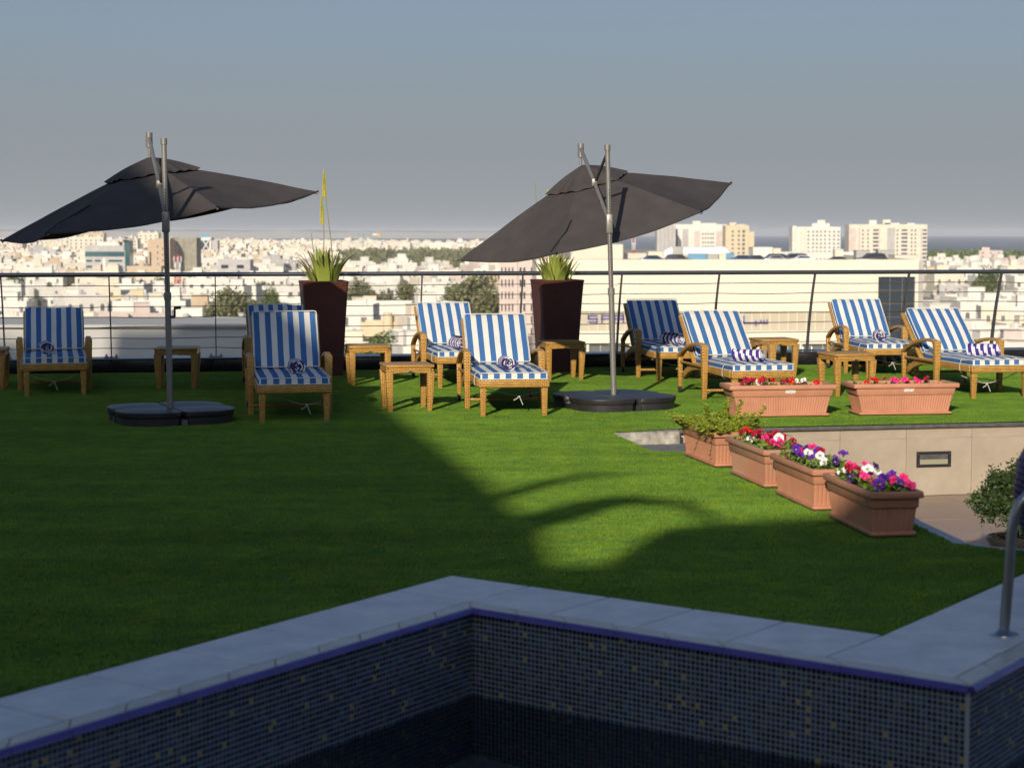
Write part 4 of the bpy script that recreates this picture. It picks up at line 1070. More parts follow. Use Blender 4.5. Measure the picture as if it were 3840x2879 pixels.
BX = [((1.331, 12.159), 12, M['terracotta'], 'farthest terracotta box of the diagonal row, filled with a bushy green succulent'),
      ((1.520, 11.171), 10.5, M['terracotta_old'], 'second terracotta box from the back of the diagonal row, with red and white petunias'),
      ((1.666, 10.246), 9.5, M['terracotta'], 'third terracotta box of the diagonal row, purple and white petunias, in sun'),
      ((1.811, 9.338), 8, M['terracotta'], 'nearest terracotta box of the diagonal row, partly in shadow')]
bc_ = []
for (nl, h, m_, lab) in BX:
    c = cen(nl, h, .80, .285); bc_.append((c, h))
    trough(c, h - 90, .80, .285, .245, m_, lab)
trough((2.245, 15.70, .004), 8, .93, .36, .277, M['terracotta'], 'left of the two large terracotta boxes on the turf edge, with a torn white sticker', (.06, .045, .016))
trough((3.31, 15.86, .004), 8, .93, .36, .277, M['terracotta'], 'right of the two large terracotta boxes on the turf edge, with a torn pale sticker', (.02, .045, .016))
reg = (.345, .105)
petunias((bc_[1][0][0], bc_[1][0][1], .215), bc_[1][1] - 90, reg, 20, ['white', 'crimson', 'red', 'crimson', 'crimson', 'red', 'crimson', 'pink'], 2, 'red, crimson and white petunias in the second box from the back')
petunias((bc_[2][0][0], bc_[2][0][1], .215), bc_[2][1] - 90, reg, 20, ['purple', 'violet', 'purple', 'crimson', 'violet', 'pink', 'purple', 'white'], 3, 'purple petunias with a few white and crimson ones in the sunlit third box')
petunias((bc_[3][0][0], bc_[3][0][1], .215), bc_[3][1] - 90, reg, 26, ['pink', 'violet', 'crimson', 'purple', 'pink', 'purple', 'crimson', 'violet', 'white'], 4, 'pink and purple petunias in the nearest box at the shadow edge')
petunias((2.245, 15.70, .248), 8, (.38, .11), 16, ['crimson', 'white', 'crimson', 'red', 'white', 'crimson'], 5, 'low red and white petunias just showing above the rim of the left large box', zf=(.025, .05), nleaf=200)
petunias((3.31, 15.86, .248), 8, (.38, .11), 13, ['red', 'pink', 'crimson', 'pink', 'crimson', 'pink'], 6, 'low pink petunias just showing above the rim of the right large box', zf=(.02, .045), nleaf=140)
# succulent bush in the farthest box
r = random.Random(8); root = empty('succulent_plant', (bc_[0][0][0], bc_[0][0][1], .21), R(bc_[0][1] - 90), 'bushy green succulent with reddish stems spilling over the farthest box', 'succulent')
sb, lb = MB(), MB()
for k in range(230):
    x0, y0 = r.uniform(-.34, .34), r.uniform(-.12, .12); H_ = r.uniform(.035, .10) + (.13 if k % 23 == 0 else 0)
    dx, dy = (x0 * .35 + r.uniform(-.06, .06)), (y0 * .9 + r.uniform(-.07, .07)); pts = [Vector((x0 + dx * t, y0 + dy * t, H_ * t)) for t in (0, .35, .7, 1)]
    if r.random() < .10: dx *= 2; pts[-1] = Vector((x0 + dx * 1.3, y0 + dy * 2.0, H_ * .45))
    sb.tube(pts, .0022, 4)
    for q in range(int(H_ / .0036)):
        t = min(.999, (q + r.random()) / (H_ / .0036)); i = min(2, int(t * 3)); p = pts[i].lerp(pts[i + 1], t * 3 - i); a = r.uniform(0, 6.28)
        s_ = r.uniform(.010, .0155); d = Vector((cos(a), sin(a), r.uniform(-.1, .6))).normalized(); e = d.cross(Vector((0, 0, 1))).normalized() * s_; c_ = p + d * s_ * 1.1; n_ = d.cross(e).normalized() * s_ * .35
        lb.add([p, c_ + e, p + d * s_ * 2.2, c_ - e, c_ + n_, c_ - n_], [(0, 1, 4), (1, 2, 4), (2, 3, 4), (3, 0, 4), (1, 0, 5), (2, 1, 5), (3, 2, 5), (0, 3, 5)])
mobj('stem', sb.mesh('stem', M['stem']), root, kind='stuff'); mobj('foliage', lb.mesh('foliage', M['succ']), root, kind='stuff')

# ------------------------------------------------------------------ light fixture, bush, handrail, purple chair
fx = (3.293 + 3.591) / 2; fo = empty('step_light', (fx, capY(fx) - .001, -.292), wa, 'dark recessed rectangular step light with four screws in the stone wall', 'light fixture')
b = MB()
for (cx, cz, w, h_) in ((0, .053, .298, .020), (0, -.053, .298, .020), (-.1365, 0, .025, .086), (.1365, 0, .025, .086)): b.box((cx, -.004, cz), (w, .012, h_))
mobj('frame', b.mesh('frame', M['frame_dark']), fo)
mobj('hood', MB().box((0, .002, .020), (.247, .008, .045)).mesh('hood', M['darkstone']), fo)
mobj('lens', MB().box((0, .001, -.022), (.247, .010, .040)).mesh('lens', M['lamp_glass']), fo)
scm = MB().tube([(0, -.010, 0), (0, -.013, 0)], .005, 8).mesh('screw', M['steel'])
for sx in (-1, 1):
    for sz in (-1, 1): mobj('screw', scm, fo, (sx * .136, 0, sz * .045))
pot = empty('plant_pot', (3.08, 11.3, WZ), 0, 'dark glazed round pot on the sunken floor below the bush', 'pot')
b = MB().lathe([(.0, 0), (.11, 0), (.14, .08), (.165, .25), (.178, .262), (.182, .285), (.172, .29), (.160, .28), (.15, .22), (0, .20)], 28); mobj('body', b.mesh('body', M['ceramic'], smooth=True), pot)
bush = empty('potted_bush', (3.21, 11.3, WZ + .2), 0, 'dark green bush with small leaves at the right edge above the sunken floor', 'bush')
r = random.Random(12); tb_, fb = MB(), MB()
for k in range(40):
    a = r.uniform(0, 6.28); el = r.uniform(.15, 1.3); Ls = r.uniform(.3, .58)
    st = Vector((0, 0, .12)); en = Vector((cos(a) * cos(el) * Ls * .72, sin(a) * cos(el) * Ls * .72, .22 + sin(el) * Ls * .62)); md_ = (st + en) / 2 + Vector((0, 0, .06))
    dr = en + Vector((cos(a) * .06, sin(a) * .06, -r.uniform(.0, .16)))
    tb_.tube([st, md_, en, dr], [.008, .005, .003, .002], 5)
    for q in range(520):
        t = r.random() ** .6; p = md_.lerp(en, min(1, t * 1.6)) if t < .62 else en.lerp(dr, (t - .62) / .38)
        p = p + Vector((r.gauss(0, .028), r.gauss(0, .028), r.gauss(0, .028))); s_ = r.uniform(.010, .018)
        m_ = Euler((r.uniform(-1.2, 1.2), r.uniform(-1.2, 1.2), r.uniform(0, 6.28))).to_matrix()
        fb.add([p + m_ @ Vector(v) for v in ((0, -s_, 0), (s_ * .5, 0, .001), (0, s_, 0), (-s_ * .5, 0, .001))], [(0, 1, 2, 3)])
mobj('branch', tb_.mesh('branch', M['bark']), bush, kind='stuff'); mobj('foliage', fb.mesh('foliage', M['leaf']), bush, kind='stuff')
lad = empty('pool_handrail', (1.887, 7.06, CZ), 0, 'bent stainless steel pool handrail with a round flange on the coping', 'handrail')
hp = [(0, 0, 0), (.012, 0, .2), (.022, 0, .40), (.030, .0, .455), (.052, .0, .51), (.09, 0, .55), (.14, 0, .568), (.22, -.02, .57), (.42, -.1, .55), (.55, -.17, .42), (.58, -.2, .0), (.58, -.2, -.6)]
mobj('tube', MB().tube(hp, .0205, 16).mesh('tube', M['steel'], smooth=True), lad)
mobj('flange', MB().lathe([(.0, .022), (.022, .022), (.03, .014), (.055, .006), (.057, 0)], 24).mesh('flange', M['steel'], smooth=True), lad)
ch = empty('woven_armchair', (2.625, 8.50, 0), 0, 'purple woven round chair just entering at the right edge behind the handrail', 'chair')
b = MB().lathe([(.0, .02), (.19, .02), (.24, .10), (.29, .22), (.315, .36), (.30, .50), (.27, .56), (.24, .545), (.22, .4), (.0, .36)], 32); mobj('shell', b.mesh('shell', M['purple_weave'], smooth=True), ch)

# ------------------------------------------------------------------ the town below
GZ = -26.0
def ground_z(x, y):
    if y < 600: return GZ
    u = 7000 * x / y + 1920
    k = max(0, min(1, (1700 - u) / 1500)); return GZ + 5.5 * k * min(1, (y - 600) / 3400)
def proj(x, y, z):
    c, s = cos(R(4.6349)), sin(R(4.6349)); w = y * c - (z - CAMH) * s
    return 1920 + 7000 * x / w, 1439.5 - 7000 * (y * s + (z - CAMH) * c) / w
def at(px, y):           # world x of image column px at distance y
    return (px - 1920) / 7000 * y * 1.0
# land (with coast), sea
gb = MB(); nx, ny = 40, 30; P = []
def coast(px):
    if px < 900: return 4300
    if px < 2000: return 4300 - 700 * (px - 900) / 1100
    return 3600 - 1500 * min(1, (px - 2000) / 1600)
for j in range(ny + 1):
    for i in range(nx + 1):
        px = -1600 + 7000 * i / nx; t = (j / ny) ** 1.6; y = 20 + (coast(px) - 20) * t
        x = (px - 1920) / 7000 * (y + 260); P.append((x, y, ground_z(x, max(y, 1)) if j < ny else GZ - 3))
gb.add(P, [(j * (nx + 1) + i, j * (nx + 1) + i + 1, (j + 1) * (nx + 1) + i + 1, (j + 1) * (nx + 1) + i) for j in range(ny) for i in range(nx)])
mobj('ground', gb.mesh('ground', M['road_ground']), kind='structure')
mobj('sea', MB().add([(-9000, -400, GZ - 1.5), (9000, -400, GZ - 1.5), (9000, 14500, GZ - 1.5), (-9000, 14500, GZ - 1.5)], [(0, 1, 2, 3)]).mesh('sea', M['sea']), kind='structure')
# low far shore on the left, its haze put into the grey colour
hb = MB(); n = 90; P = []
for i in range(n + 1):
    x = -5200 + 5600 * i / n; y = 9000; hgt = (14 + 9 * noise.noise(Vector((i * .25, 0, 3))) + 5 * noise.noise(Vector((i * .9, 0, 3)))) * max(.15, min(1, (1200 - x) / 3500)); P += [(x, y, GZ - 2), (x, y, GZ + 22 + hgt), (x, y + 1500, GZ + 26 + hgt * 1.2), (x, y + 1500, GZ - 2)]
hb.add(P, [(4 * i + k, 4 * (i + 1) + k, 4 * (i + 1) + k + 1, 4 * i + k + 1) for i in range(n) for k in range(3)])
mobj('hills', hb.mesh('hills', mat('far_hills', (.26, .255, .245), .9), fix=True), kind='structure')

# neighbouring white building just beyond the railing
nb = empty('neighbour_building', (0, 38, 0), 0, 'pale flat wall of the neighbouring block beyond the left railing, crossed by shadows', 'building')
b = MB().box((-11.1, 2, -13.2), (13.5, 4, 25.7)); mobj('wall', b.mesh('wall', M['w_neigh']), nb)
b = MB().box((-11.1, .05, -.345), (13.6, .3, .06)); mobj('parapet_cap', b.mesh('parapet_cap', M['w_neigh']), nb)

WALLS = ['w_white', 'w_cream', 'w_sand', 'w_pink', 'w_grey', 'w_yellow']
def window_mesh(w, h, arch=False, bars=1):
    b = MB(); f_ = .10; d = .10
    if not arch:
        b.box((0, -d / 2, h / 2 + f_ / 2), (w + 2 * f_, d, f_)); b.box((0, -d / 2 - .03, -h / 2 - f_ / 2), (w + 2 * f_, d + .06, f_))
        b.box((-w / 2 - f_ / 2, -d / 2, 0), (f_, d, h)); b.box((w / 2 + f_ / 2, -d / 2, 0), (f_, d, h))
        b.add([(-w / 2, -.02, -h / 2), (w / 2, -.02, -h / 2), (w / 2, -.02, h / 2), (-w / 2, -.02, h / 2)], [(0, 1, 2, 3)], 1)
        for k in range(bars): b.box((-w / 2 + w * (k + 1) / (bars + 1), -.035, 0), (.07, .03, h))
    else:
        pts = [(-w / 2, -h / 2), (w / 2, -h / 2)] + [(w / 2 * cos(a), h / 2 - w / 2 + w / 2 * sin(a)) for a in [pi * k / 8 for k in range(9)]]
        n_ = len(pts); b.add([(x, -.02, z) for x, z in pts], [tuple(range(n_))], 1)
        o_ = [(x * 1.18, z * 1.08) for x, z in pts]
        b.add([(x, -.08, z) for x, z in pts] + [(x, -.08, z) for x, z in o_] + [(x, -.0, z) for x, z in pts] + [(x, -.0, z) for x, z in o_],
              [(k, n_ + k, n_ + (k + 1) % n_, (k + 1) % n_) for k in range(n_)] + [(n_ + k, 3 * n_ + k, 3 * n_ + (k + 1) % n_, n_ + (k + 1) % n_) for k in range(n_)] + [(2 * n_ + k, k, (k + 1) % n_, 2 * n_ + (k + 1) % n_) for k in range(n_)], 0)
        b.box((0, -.035, 0), (.06, .03, h * .95))
    return b.mesh('window', [M['winframe'], M['win']])
WIN = [window_mesh(1.3, 1.4), window_mesh(1.0, 1.6, True), window_mesh(.8, 1.2), window_mesh(1.8, 1.5, bars=3)]
def parapet(b, cx, cy, z, w, d, h=.8, t=.25, cren=False, mi=0):
    b.box((cx, cy - d / 2 + t / 2, z + h / 2), (w, t, h), mi=mi); b.box((cx, cy + d / 2 - t / 2, z + h / 2), (w, t, h), mi=mi)
    b.box((cx - w / 2 + t / 2, cy, z + h / 2), (t, d - 2 * t, h), mi=mi); b.box((cx + w / 2 - t / 2, cy, z + h / 2), (t, d - 2 * t, h), mi=mi)
    if cren:
        n_ = int(w / 1.1)
        for k in range(n_): b.box((cx - w / 2 + (k + .5) * w / n_, cy - d / 2 + t / 2, z + h + .17), (.5, t * .98, .34), mi=mi)
HT = []       # house types: dict(part -> MB builder), windows list
def make_type(seed):
    r = random.Random(seed); w = r.uniform(11, 19); d = r.uniform(9, 14); h = r.choice([6.6, 7.2, 7.6, 8.0]); cren = r.random() < .25
    body = MB(); body.box((0, d / 2, h / 2), (w, d, h)); parapet(body, 0, d / 2, h, w, d, r.uniform(.5, 1.0), .3, cren)
    wins = []
    arch = r.random() < .3; wt = 1 if arch else r.choice([0, 0, 2, 3])
    nw = r.choice([3, 4, 4, 5])
    for fl in (0, 1):
        for k in range(nw):
            if r.random() < .25: continue
            wins.append((wt, (-w / 2 + (k + .5) * w / nw, 0, 1.9 + fl * 3.3), 0))
    for k in range(2): wins.append((2, (-w / 2, d * (.3 + .4 * k), 1.9 + 3.3 * (k % 2)), -pi / 2))
    for k in range(2): wins.append((2, (w / 2, d * (.3 + .4 * k), 5.2), pi / 2))
    ann = MB(); aw, ad, ah = w * r.uniform(.3, .55), d * r.uniform(.2, .35), r.choice([3.4, 3.8, 6.8]); ax = r.choice([-1, 1]) * (w - aw) / 2
    ann.box((ax, -ad / 2, ah / 2), (aw, ad - .004, ah)); parapet(ann, ax, -ad / 2, ah, aw, ad, .6)
    wins = [q for q in wins if not (q[2] == 0 and abs(q[1][0] - ax) < aw / 2 + .4 and q[1][2] < ah + .5)]
    for k in range(2): wins.append((wt, (ax - aw / 4 + k * aw / 2, -ad, ah - 1.9), 0))
    st = MB(); sx, sy = r.uniform(-.3, .3) * w, d * r.uniform(.4, .7); sw = r.uniform(3, 5); st.box((sx, sy, h + 1.4), (sw, 3.4, 2.8)); st.box((sx, sy, h + 2.87), (sw + .3, 3.7, .14))
    tk = MB()
    for k in range(r.choice([2, 3, 4])):
        tx_, ty_ = r.uniform(-.44, .44) * w, d * r.uniform(.1, .9)
        if r.random() < .55: tk.lathe([(0, h + 1.9), (.62, h + 1.85), (.65, h + .4), (0, h + .4)], 8, (tx_, ty_))
        else: tk.box((tx_, ty_, h + .8), (1.3, 1.0, 1.3), mi=0)
    cw = MB(); cwd = r.uniform(3.0, 4.5) + ad
    cw.box((0, -cwd, 1.2), (w + 5, .25, 2.4)); cw.box((-w / 2 - 2.4, -cwd / 2 + d / 2 - .1, 1.2), (.25, cwd + d, 2.4)); cw.box((w / 2 + 2.4, -cwd / 2 + d / 2 - .1, 1.2), (.25, cwd + d, 2.4))
    return dict(w=w, d=d, h=h, body=body, annex=ann, stair=st, tanks=tk, cwall=cw, wins=wins, cren=cren, arch=arch, low=ah < 5)
TYPES = [make_type(100 + k) for k in range(12)]
cache = {}
def part_mesh(t, key, mk):
    k = (t, key, mk)
    if k not in cache: cache[k] = TYPES[t][key].mesh(key, M[mk])
    return cache[k]
CN = dict(w_white='white', w_cream='cream', w_sand='sand-brown', w_pink='pinkish', w_grey='pale grey', w_yellow='pale yellow')
COLS = [(95, 'at the left edge'), (320, 'over the leftmost lounger'), (600, 'left of the left parasol pole'), (810, 'right of the left parasol pole'), (910, 'left of the hidden lounger'),
        (1200, 'over the shadow-crossed lounger'), (1400, 'right of the left aloe'), (1550, 'over the badge table'), (1750, 'over the back-row lounger'), (2015, 'left of the right planter'),
        (3600, 'right of the mall corner'), (3730, 'before the last post'), (9999, 'at the right edge')]
ROWS = [(960, 'high above the handrail'), (1030, 'just above the handrail'), (1075, 'at the first cable'), (1128, 'at the second cable'), (1168, 'at the third cable'), (1208, 'at the fourth cable'), (1250, 'at the fifth cable'), (9999, 'below the fifth cable')]
def zone(px, y):
    _, yy = proj(0, y, GZ + 7.5)
    return next(t for lim, t in ROWS if yy < lim), next(t for lim, t in COLS if px < lim)
# landmark footprints to keep clear (x0, x1, y0, y1)
CLEAR = []
def clear(px0, px1, y0, y1): CLEAR.append((at(px0, y0) if px0 < 1920 else at(px0, y0), at(px1, y1) if px1 > 1920 else at(px1, y0), y0, y1))
cells = []
ga = R(9); gc, gs_ = cos(ga), sin(ga); CX, CY = 24.5, 22.0
crng = random.Random(77)
KEEP = [  # (px0, px1, y from, y to): cells cleared for landmarks
    (300, 520, 1010, 1190), (530, 770, 950, 1150), (620, 740, 640, 760), (1840, 2040, 380, 560), (780, 1075, 820, 960),
    (720, 840, 1900, 2300)]
TREES = []
NAMED = ((860, 520, 1, 1.5, 'large olive tree beside the second railing bay right of the left parasol pole'), (905, 530, 3, 1.4, 'olive tree touching the larger one left of the hidden lounger'),
        (1010, 600, 0, 1.15, 'dark tree seen just left of the left aloe planter'), (70, 760, 0, 1.35, 'dark round tree near the left edge behind the second cable'), (170, 760, 2, 1.1, 'small dark tree beside the brown arched villa'),
        (1330, 620, 1, 1.3, 'dusty tree right of the left planter at cable height'), (1420, 640, 3, 1.2, 'dusty tree between the left planter and the back-row lounger'), (1545, 640, 1, 1.1, 'dusty tree above the left back-row lounger'),
        (1760, 560, 1, 1.7, 'broad olive tree left of the pinkish apartment block'), (1830, 540, 3, 1.6, 'olive tree touching the pinkish apartment block'), (1700, 690, 0, 1.2, 'dark green tree above the broad olive tree between the planters'),
        (1400, 330, 4, 1.15, 'bright green tree low behind the side table beside the left planter'), (1340, 335, 2, 1.25, 'green bushy tree half behind the left planter foot'), (3710, 760, 0, 1.6, 'dark round tree at the right behind the last railing posts'), (3650, 640, 2, 1.2, 'green tree right of the mall corner below the handrail'))
for i in range(-90, 90):
    for j in range(9, 205):
        lx, ly = i * CX, j * CY
        x = lx * gc - ly * gs_ * .25 + crng.uniform(-2.5, 2.5); y = ly + lx * gs_ * .3 + crng.uniform(-2, 2)
        q = crng.random()
        if y < 290 or y > 4150: continue
        px, pyb = proj(x, y, GZ + 8)
        if px < -260 or px > 4060: continue
        if px > 2010 and y > 1500: continue
        if 1985 < px < 3500 and y > 240: continue
        if px < 1180 and pyb > 1225: continue
        if any(a - 60 < px < b_ + 60 and y0 - 10 < y < y1 for a, b_, y0, y1 in KEEP): continue
        if any(abs(px - t[0]) < (6 + 4.5 * t[3]) * 7000 / t[1] and t[1] - (70 if t[1] > 500 else 45) < y < t[1] + 9 for t in NAMED): continue
        if 1250 < px < 2000 and 1280 < y < 2350: continue      # the park
        if y < 1200 and j % 5 == 0 and q < .5: TREES.append((x, y)); continue
        if q < .17 + (.16 if 1290 < px < 1990 and y < 800 else 0): TREES.append((x, y)); continue
        if q < .24: continue
        cells.append((y, x, px))
cells.sort()
def pick_wall(rr, px, y):
    q = rr.random()
    if y > 1250 and px < 2000: return 'w_cream' if q < .42 else 'w_white' if q < .80 else 'w_sand' if q < .87 else 'w_yellow' if q < .92 else 'w_pink' if q < .97 else 'w_grey'
    if px < 700 and 700 < y < 1300: return 'w_sand' if q < .22 else 'w_cream' if q < .5 else 'w_white' if q < .85 else 'w_pink'
    return 'w_white' if q < .72 else 'w_cream' if q < .90 else 'w_pink' if q < .93 else 'w_sand' if q < .955 else 'w_yellow' if q < .975 else 'w_grey'
NIND = 292
ncreate = 0
seen_labels = {}
for n_i, (y, x, px) in enumerate(cells[:NIND]):
    rr = crng; t = rr.randrange(12); wk = pick_wall(rr, px, y); T = TYPES[t]; gz = ground_z(x, y)
    row, cc = zone(px, y)
    feat = 'crenellated roof' if T['cren'] else 'arched windows' if T['arch'] else 'low front wing' if T['low'] else 'tall front wing'
    size = 'wide' if T['w'] > 15 else 'narrow'
    lab = '%s %s villa, %s, %s, %s' % (size, CN[wk], feat, row, cc)
    lab = ' '.join(lab.split()[:16])
    root = empty('villa', (x, y, gz), rr.uniform(-.12, .12) + ga + rr.choice([0, 0, 0, .25, -.2]), lab, 'house', 'villas %s, %s' % (row, cc))
    root.scale = (1, 1, rr.choice([.72, .9, 1.0, 1.1, 1.3]) * rr.uniform(.95, 1.06))
    mobj('wall', part_mesh(t, 'body', wk), root)
    mobj('front_wing', part_mesh(t, 'annex', wk if rr.random() < .8 else 'w_cream'), root)
    mobj('stair_room', part_mesh(t, 'stair', wk), root)
    mobj('water_tanks', part_mesh(t, 'tanks', 'w_white' if rr.random() < .7 else 'w_grey'), root)
    mobj('yard_wall', part_mesh(t, 'cwall', wk), root)
    for (wt, lc, rz) in T['wins']: mobj('window', WIN[wt], root, lc, (0, 0, rz))
# the rest of the town as one mass
ft = MB(); frng = random.Random(5)
MI = {k: i for i, k in enumerate(WALLS)}
for (y, x, px) in cells[NIND:]:
    if y > 2300 and frng.random() < .25: continue
    w = frng.uniform(9, 19); d = frng.uniform(8, 13); h = frng.choice([4, 6.5, 7, 7.5, 8, 9.5]) + (frng.random() < .03) * frng.uniform(3, 8); gz = ground_z(x, y) - .5; rz = frng.uniform(-.35, .5)
    mi = MI[pick_wall(frng, px, y)]
    if y > 2400 and frng.random() < .4: mi = MI['w_cream']
    ft.box((x, y, gz + h / 2), (w, d, h), rz, mi, skip_bottom=True)
    ox = frng.uniform(-.3, .3) * w; ft.box((x + ox, y + 1, gz + h + 1.2), (w * frng.uniform(.2, .5), 4, 2.4), rz, mi, skip_bottom=True)
    ca, sa = cos(rz), sin(rz)
    fw = w * .5; ft.box((x + sa * d / 2 + frng.uniform(-2, 2), y - ca * d / 2 - 1.5, gz + h * .3), (fw, 3, h * .6), rz, frng.choice([mi, mi, 0]), skip_bottom=True)
    nwin = 3 if y < 2100 else 0
    for k in range(nwin):
        for fl in (0, 1):
            if frng.random() < .35: continue
            lx = -w / 2 + (k + .5) * w / nwin; zc = gz + h - 1.9 - 3.1 * fl; ly = -d / 2 - .05; ww, hh = .55, .65
            P = [(x + (lx + a) * ca - ly * sa, y + (lx + a) * sa + ly * ca, zc + b_) for a, b_ in ((-ww, -hh), (ww, -hh), (ww, hh), (-ww, hh))]
            ft.add(P, [(0, 1, 2, 3)], 6)
o = mobj('far_town', ft.mesh('far_town', [M[k] for k in WALLS] + [M['win']]), kind='stuff'); tag(o, 'far flat-roofed houses packed to the coast and horizon', 'town')

# trees: four crown meshes and a palm, each copied
def crown_mesh(seed, Rr, H_, material, n=1500, lumps=9):
    r = random.Random(seed); b = MB(); cs = []
    for k in range(lumps):
        a = r.uniform(0, 6.28); q = r.random() ** .5 * Rr * .62; cs.append((Vector((cos(a) * q, sin(a) * q, H_ * r.uniform(.35, .85))), Rr * r.uniform(.32, .55)))
    for k in range(n):
        c, rad = r.choice(cs); d = Vector((r.gauss(0, 1), r.gauss(0, 1), r.gauss(0, 1) * .8)).normalized(); p = c + d * rad * (r.random() ** .25) * r.uniform(.85, 1.1)
        s_ = Rr * r.uniform(.035, .075); m_ = Euler((r.uniform(-1.3, 1.3), r.uniform(-1.3, 1.3), r.uniform(0, 6.28))).to_matrix()
        b.add([p + m_ @ Vector(v) for v in ((-s_, -s_ * .6, 0), (s_, -s_ * .7, s_ * .3), (s_ * .8, s_ * .7, 0), (-s_ * .9, s_ * .6, s_ * .3))], [(0, 1, 2, 3)])
    return b.mesh('crown', material)
def trunk_mesh(seed, Rr, H_):
    r = random.Random(seed); b = MB(); b.tube([(0, 0, 0), (.1, 0, H_ * .25), (0, .1, H_ * .5)], [.28, .22, .15], 7)
    for k in range(5):
        a = k * 1.3 + r.random(); b.tube([(0, .05, H_ * .3), (cos(a) * Rr * .3, sin(a) * Rr * .3, H_ * .5), (cos(a) * Rr * .5, sin(a) * Rr * .5, H_ * .68)], [.12, .08, .04], 5)
    return b.mesh('trunk', M['bark'])
TT = []
for k, (Rr, H_, mk) in enumerate(((3.6, 6.5, 'tree_a'), (4.6, 7.0, 'tree_b'), (2.8, 6.0, 'tree_a'), (4.0, 5.2, 'tree_b'), (3.2, 7.5, 'tree_a'))):
    TT.append((trunk_mesh(k, Rr, H_), crown_mesh(k + 40, Rr, H_, M[mk]), mk))
pb = MB()
for k in range(26):
    a = k * 2.4; el = 1.1 - (k / 26) * 1.7; pts = []
    for i in range(7):
        t = i / 6; rr_ = 2.6 * t; pts.append(Vector((cos(a) * rr_ * cos(el * .6), sin(a) * rr_ * cos(el * .6), 6.0 + sin(el) * 2.2 * t - 1.9 * t * t)))
    side = Vector((-sin(a), cos(a), 0))
    for i in range(6):
        for q in range(3):
            p = pts[i].lerp(pts[i + 1], q / 3)
            for s_ in (-1, 1):
                e = p + side * s_ * .55 + (pts[i + 1] - pts[i]) * .5 + Vector((0, 0, -.25)); pb.add([p, p + Vector((0, 0, .05)) + (pts[i + 1] - pts[i]) * .15, e], [(0, 1, 2)])
palm_crown = pb.mesh('crown', M['tree_b']); palm_trunk = MB().tube([(0, 0, 0), (.1, 0, 3), (0, 0, 6)], [.25, .2, .2], 8).mesh('trunk', M['bark'])
tidx = 0
def add_tree(x, y, kind=None, sc=1.0, extra=None):
    global tidx
    rr = crng; k = rr.randrange(5) if kind is None else kind
    px, _ = proj(x, y, GZ + 4); row, cc = zone(px, y)
    if k == 9:
        root = empty('palm_tree', (x, y, ground_z(x, y)), rr.uniform(0, 6), 'date palm, %s, %s' % (row, cc), 'palm', 'palms, %s, %s' % (row, cc))
        mobj('trunk', palm_trunk, root); mobj('crown', palm_crown, root)
    else:
        ad = ['tall dark green', 'spreading dusty olive', 'small dark green', 'low dusty olive', 'slim dark green'][k]
        root = empty('tree', (x, y, ground_z(x, y)), rr.uniform(0, 6), extra or '%s tree, %s, %s' % (ad, row, cc), 'tree', '%s trees, %s, %s' % (ad, row, cc))
        mobj('trunk', TT[k][0], root); mobj('crown', TT[k][1], root)
    root.scale = (sc, sc, sc * rr.uniform(.85, 1.1)); tidx += 1
for (x, y) in TREES:
    px, pt_ = proj(x, y, GZ + 7)
    if y < 1150: add_tree(x, y, 9 if crng.random() < .12 else None, crng.uniform(.8, 1.35))
# larger named clumps seen in the photograph
for (px, y, k, sc, lab) in NAMED:
    add_tree(at(px, y), y, k, sc * 1.25, lab)
for (px, y, k) in ((1560, 650, 9), (1520, 700, 9), (1300, 340, 9), (3780, 520, 9), (640, 640, 9), (250, 900, 9)): add_tree(at(px, y), y, k, 1.1)
# park scrub, coastal wood and scattered far trees as one mass each
def wood(name, pts, mk, n_, label):
    b = MB(); r = random.Random(len(pts))
    for (x, y, s_) in pts:
        gz = ground_z(x, y)
        for k in range(n_):
            d = Vector((r.gauss(0, 1), r.gauss(0, 1), abs(r.gauss(0, .8)))).normalized(); p = Vector((x, y, gz + s_ * .25)) + Vector((d.x * s_ * .9, d.y * s_ * .9, d.z * s_)) * r.uniform(.6, 1.0)
            q = s_ * r.uniform(.12, .24); m_ = Euler((r.uniform(-1.3, 1.3), r.uniform(-1.3, 1.3), r.uniform(0, 6.28))).to_matrix()
            b.add([p + m_ @ Vector(v) for v in ((-q, -q * .6, 0), (q, -q * .7, q * .3), (q * .8, q * .7, 0), (-q * .9, q * .6, q * .3))], [(0, 1, 2, 3)])
    o = mobj(name, b.mesh(name, M[mk]), kind='stuff'); tag(o, label, 'trees')
wr = random.Random(31); pts = []
for k in range(620):
    px = wr.uniform(1250, 2010); y = 1290 + 1060 * wr.random() ** 1.3; pts.append((at(px, y), y, wr.uniform(3.0, 5.5) if y < 1750 else wr.uniform(4, 8)))
wood('park_scrub', pts, 'tree_b', 46, 'belt of dusty green scrub and trees in the middle distance between the parasols')
pts = []
for k in range(230):
    px = wr.uniform(3440, 4000); y = wr.uniform(1560, 1900); pts.append((at(px, y), y, wr.uniform(5, 9.5) + 3 * noise.noise(Vector((px * .02, 0, 0)))))
wood('coastal_wood', pts, 'tree_a', 60, 'band of dark green trees along the shore at the right')
pts = []
for k in range(420):
    px = wr.uniform(-100, 1990); y = wr.uniform(1150, 3300); cl = noise.noise(Vector((px * .004, y * .003, 2)))
    if cl > -.05: pts.append((at(px, y), y, wr.uniform(3.0, 5.5)))
wood('far_trees', pts, 'tree_b', 40, 'scattered far trees among the distant houses')

